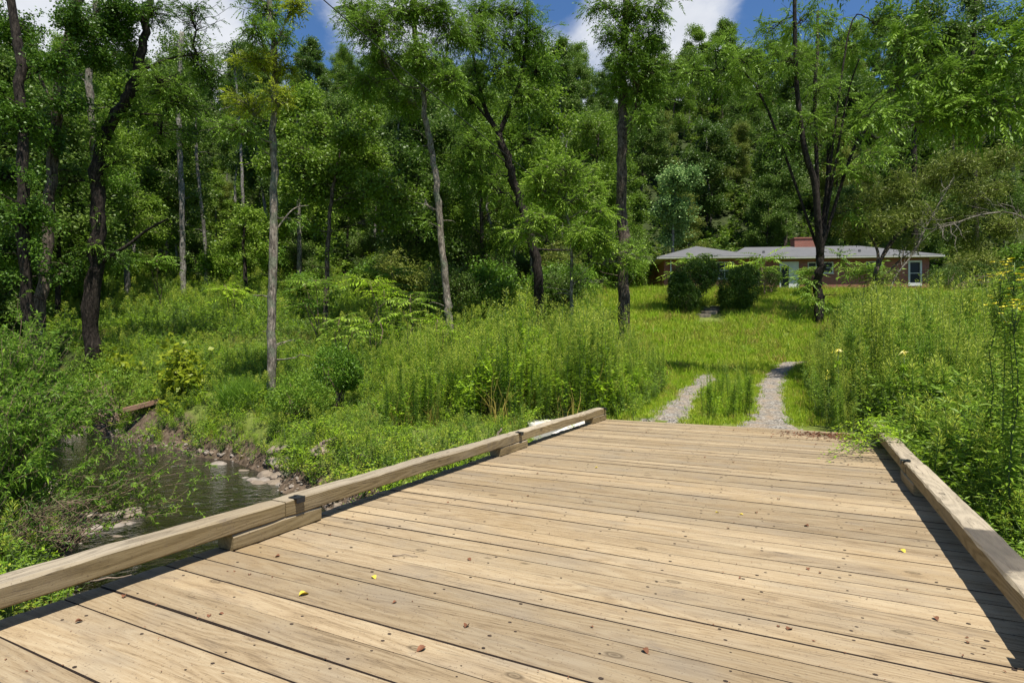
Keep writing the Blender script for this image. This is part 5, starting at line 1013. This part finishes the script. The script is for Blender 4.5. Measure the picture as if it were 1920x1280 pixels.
# entry: white surround, dark screen door to the left, white door leaf
x0, x1, z0, z1 = doors[0]; g = Geo(); y = .45
g.box((x0, y-.04, z0), (x0+.12, y+.12, z1)); g.box((x1-.12, y-.04, z0), (x1, y+.12, z1)); g.box((x0+.12, y-.04, z1-.35), (x1-.12, y+.12, z1)); g.box((x0+.78, y-.03, z0), (x1-.12, y+.08, z1-.35)); dr = g.obj('front_door', M['white'], house)
g = Geo(); g.box((x0+.12, y+.02, z0), (x0+.78, y+.06, z1-.35)); g.obj('screen', M['screen'], dr)
g = Geo(); g.tube([(x0+.84, y-.06, z0+1.0), (x0+.84, y-.03, z0+1.0)], .03, 8); g.obj('handle', M['steel'], dr)
x0, x1, z0, z1 = doors[1]; g = Geo()
g.box((x0, y-.04, z0), (x0+.15, y+.1, z1)); g.box((x1-.15, y-.04, z0), (x1, y+.1, z1)); g.box((x0+.15, y-.04, z1-.16), (x1-.15, y+.1, z1)); g.box((x0+.15, y-.03, z0), (x1-.15, y+.08, z0+.28)); g.box((x0+.15, y, z0+1.05), (x1-.15, y+.07, z0+1.1)); dr = g.obj('side_door', M['white'], house)
g = Geo(); g.box((x0+.15, y+.05, z0+.28), (x1-.15, y+.06, z1-.16)); g.obj('pane', M['glass'], dr)
g = Geo(); g.tube([(x1-.1, y-.09, z0+1.0), (x1-.1, y-.04, z0+1.0)], .03, 8); g.obj('handle', M['steel'], dr)
for xx, yy_ in ((.55, -.12), (8.0, .3)):
    g = Geo(); g.box((xx-.05, yy_-.05, -.5), (xx+.05, yy_+.05, 2.82)); g.obj('downspout', M['white'], house)
g = Geo(); g.tube([(20.2, .36, 2.35), (20.2, .36, 2.5)], [.07, .05], 8); g.obj('porch_lamp', M['white'], house)

# service cable from beyond the frame down to the house
a = W(470, -120, 11.0); b = np.array(house.location)+np.array([-.3, 0, 3.1]); t = np.linspace(0, 1, 60)[:, None]; p = a+(b-a)*t; p[:, 2] -= 4*.9*(t*(1-t))[:, 0]
g = Geo(); g.tube(p-a, .013, 5); o = g.obj('overhead_cable', M['cable']); o.location = a; tag(o, 'thin black overhead cable running from the upper left to the house', 'cable')

# ------------------------------------------------------------------ fallen leaves on the deck
def fallen(px, py, kind, seed, size=.05, lab=None, group=None):
    rr = np.random.default_rng(seed); Y = EYE*FPX/(py-HZ); x = (px-960)/FPX*Y; g = Geo(); n = 6
    t = np.linspace(0, 1, n); wd = np.sin(t*pi)**.8*size*.36+.0005; cz = size*(.10*np.sin(t*pi*1.2+rr.uniform(0, 1))+.02); cu = rr.uniform(.3, 1.1)
    V = []
    for k in range(n): V += [(t[k]*size-size/2, -wd[k], cz[k]+wd[k]*cu), (t[k]*size-size/2, 0, cz[k]), (t[k]*size-size/2, wd[k], cz[k]+wd[k]*cu*.8)]
    i = np.arange(n-1)[:, None]*3; j = np.arange(2)[None]; g.add(V, np.stack([i+j, i+3+j, i+4+j, i+1+j], -1).reshape(-1, 4)); g.tube([(size/2, 0, cz[-1]), (size*.72, .004, cz[-1]+.004)], .0012, 3)
    o = g.obj('fallen_leaf', M[kind], smooth=True); o.location = (x, Y, .004); o.rotation_euler = (0, 0, rr.uniform(0, 6.28)); tag(o, lab, 'leaf', group); return o
u_ = 0
for px, py, s in [(148, 1166, .06), (232, 1118, .055), (392, 1155, .05), (415, 1152, .05), (520, 1044, .06), (618, 1003, .05), (440, 1072, .03), (468, 1078, .05), (790, 1218, .085), (880, 1049, .06), (740, 1130, .045), (875, 1175, .07), (1210, 1222, .07), (1515, 1067, .05), (1512, 987, .07), (1460, 936, .06), (1322, 857, .05), (1375, 867, .05), (1418, 962, .05), (1538, 1074, .04), (1755, 1160, .06), (1480, 1180, .07), (1815, 1205, .05), (1388, 1084, .035), (1675, 927, .05), (1615, 906, .05), (1527, 838, .04), (960, 940, .05), (1008, 888, .045), (990, 930, .045), (840, 942, .045), (1110, 1176, .03), (1650, 906, .04), (1590, 872, .05), (1350, 800, .05), (1212, 811, .06), (1365, 991, .04), (1615, 993, .04), (1460, 1175, .04), (1410, 828, .04)]:
    u_ += 1; zone = 'left part' if px < 640 else ('middle' if px < 1280 else 'right part'); fallen(px, py, 'deadleaf', u_, s*.68, 'small curled brown dead leaf on the %s of the deck boards' % zone, 'brown leaves on the %s of the deck' % zone)
for px, py, s, lab in [(570, 1116, .09, 'yellow-green fallen leaf standing up on the left of the deck'), (701, 1083, .06, 'flat yellow leaf left of the deck centre'), (1345, 961, .05, 'left one of the yellow leaf pair lying mid deck on the right'), (1390, 965, .05, 'right one of the yellow leaf pair lying mid deck on the right'), (1692, 1034, .075, 'bright yellow leaf near the right curb shadow'), (1186, 845, .06, 'pale yellow leaf near the far end of the deck'), (1118, 877, .05, 'small yellow leaf far down the deck, nearer than the pale one')]:
    u_ += 1; fallen(px, py, 'yellowdead', u_, s*.8, lab)
a = np.array([(735-960)/FPX*1, 1, 0]); Yt = EYE*FPX/(1043-HZ); A_ = np.array([(736-960)/FPX*Yt, Yt, .008]); stick('twig', 'short bare twig on the deck boards left of centre', A_, A_+[.2, -.02, 0], .005, 'twig', 90, 'twig')
r = np.random.default_rng(95); n = 1500; v_ = r.uniform(1.2, 12.7, n)**1.0; u = r.uniform(U0+.2, U1-.22, n); k_ = r.random(n) < .45; v_ = np.where(k_, np.round((v_+3)/PITCH)*PITCH-3+r.normal(size=n)*.006, v_); m_ = r.random(n) < .3; v_ = np.where(m_, 12.8-np.abs(r.normal(size=n))*1.6, v_)
g = Geo(); P = np.column_stack([u[:, None]*RX+v_[:, None]*AX, np.full(n, .0055)]); D = r.normal(size=(n, 3)); D[:, 2] = r.uniform(0, .25, n); q_ = r.random(n)**2.5; g.leaves(P, D, .006+.02*q_, .003+.009*q_, .5, flat=.8, r=r, fold=.25)
tag(g.obj('leaf_crumbs', M['deadleaf']), 'tiny crumbled leaf bits scattered over the deck boards and in their gaps', 'debris', kind='stuff')
# green creeper lying over the far right of the deck and curb
r = np.random.default_rng(91); base = np.append(uv2xy(U1+.3, 11.3), -.3); root = empty('creeper_vine', base); tag(root, 'green creeper sprawling over the right curb onto the deck corner', 'vine'); gw, gl = Geo(), Geo()
for k in range(26):
    v0 = r.uniform(9.6, 12.3); top = np.append(uv2xy(U1-.1, v0+.2), .30+r.random()*.1)-base; e = np.append(uv2xy(U1-.2-r.uniform(.05, .85), v0+r.normal()*.3), .03)-base; q = smooth_poly(np.array([[0, 0, 0], top+[.1, 0, -.15], top, (top+e)/2+[0, 0, .05], e]), 4); gw.tube(q, .004, 3)
    n = 46; i0 = r.integers(5, len(q), n); gl.leaves(q[i0]+r.normal(size=(n, 3))*[.05, .05, .015]+[0, 0, .02], r.normal(size=(n, 3))*[1, 1, .3], r.uniform(.04, .075, n), .03, r.uniform(.2, .8, n), flat=.8, r=r)
gw.obj('stems', M['stem'], root, True); gl.obj('leaves', M['weed_bright'], root)
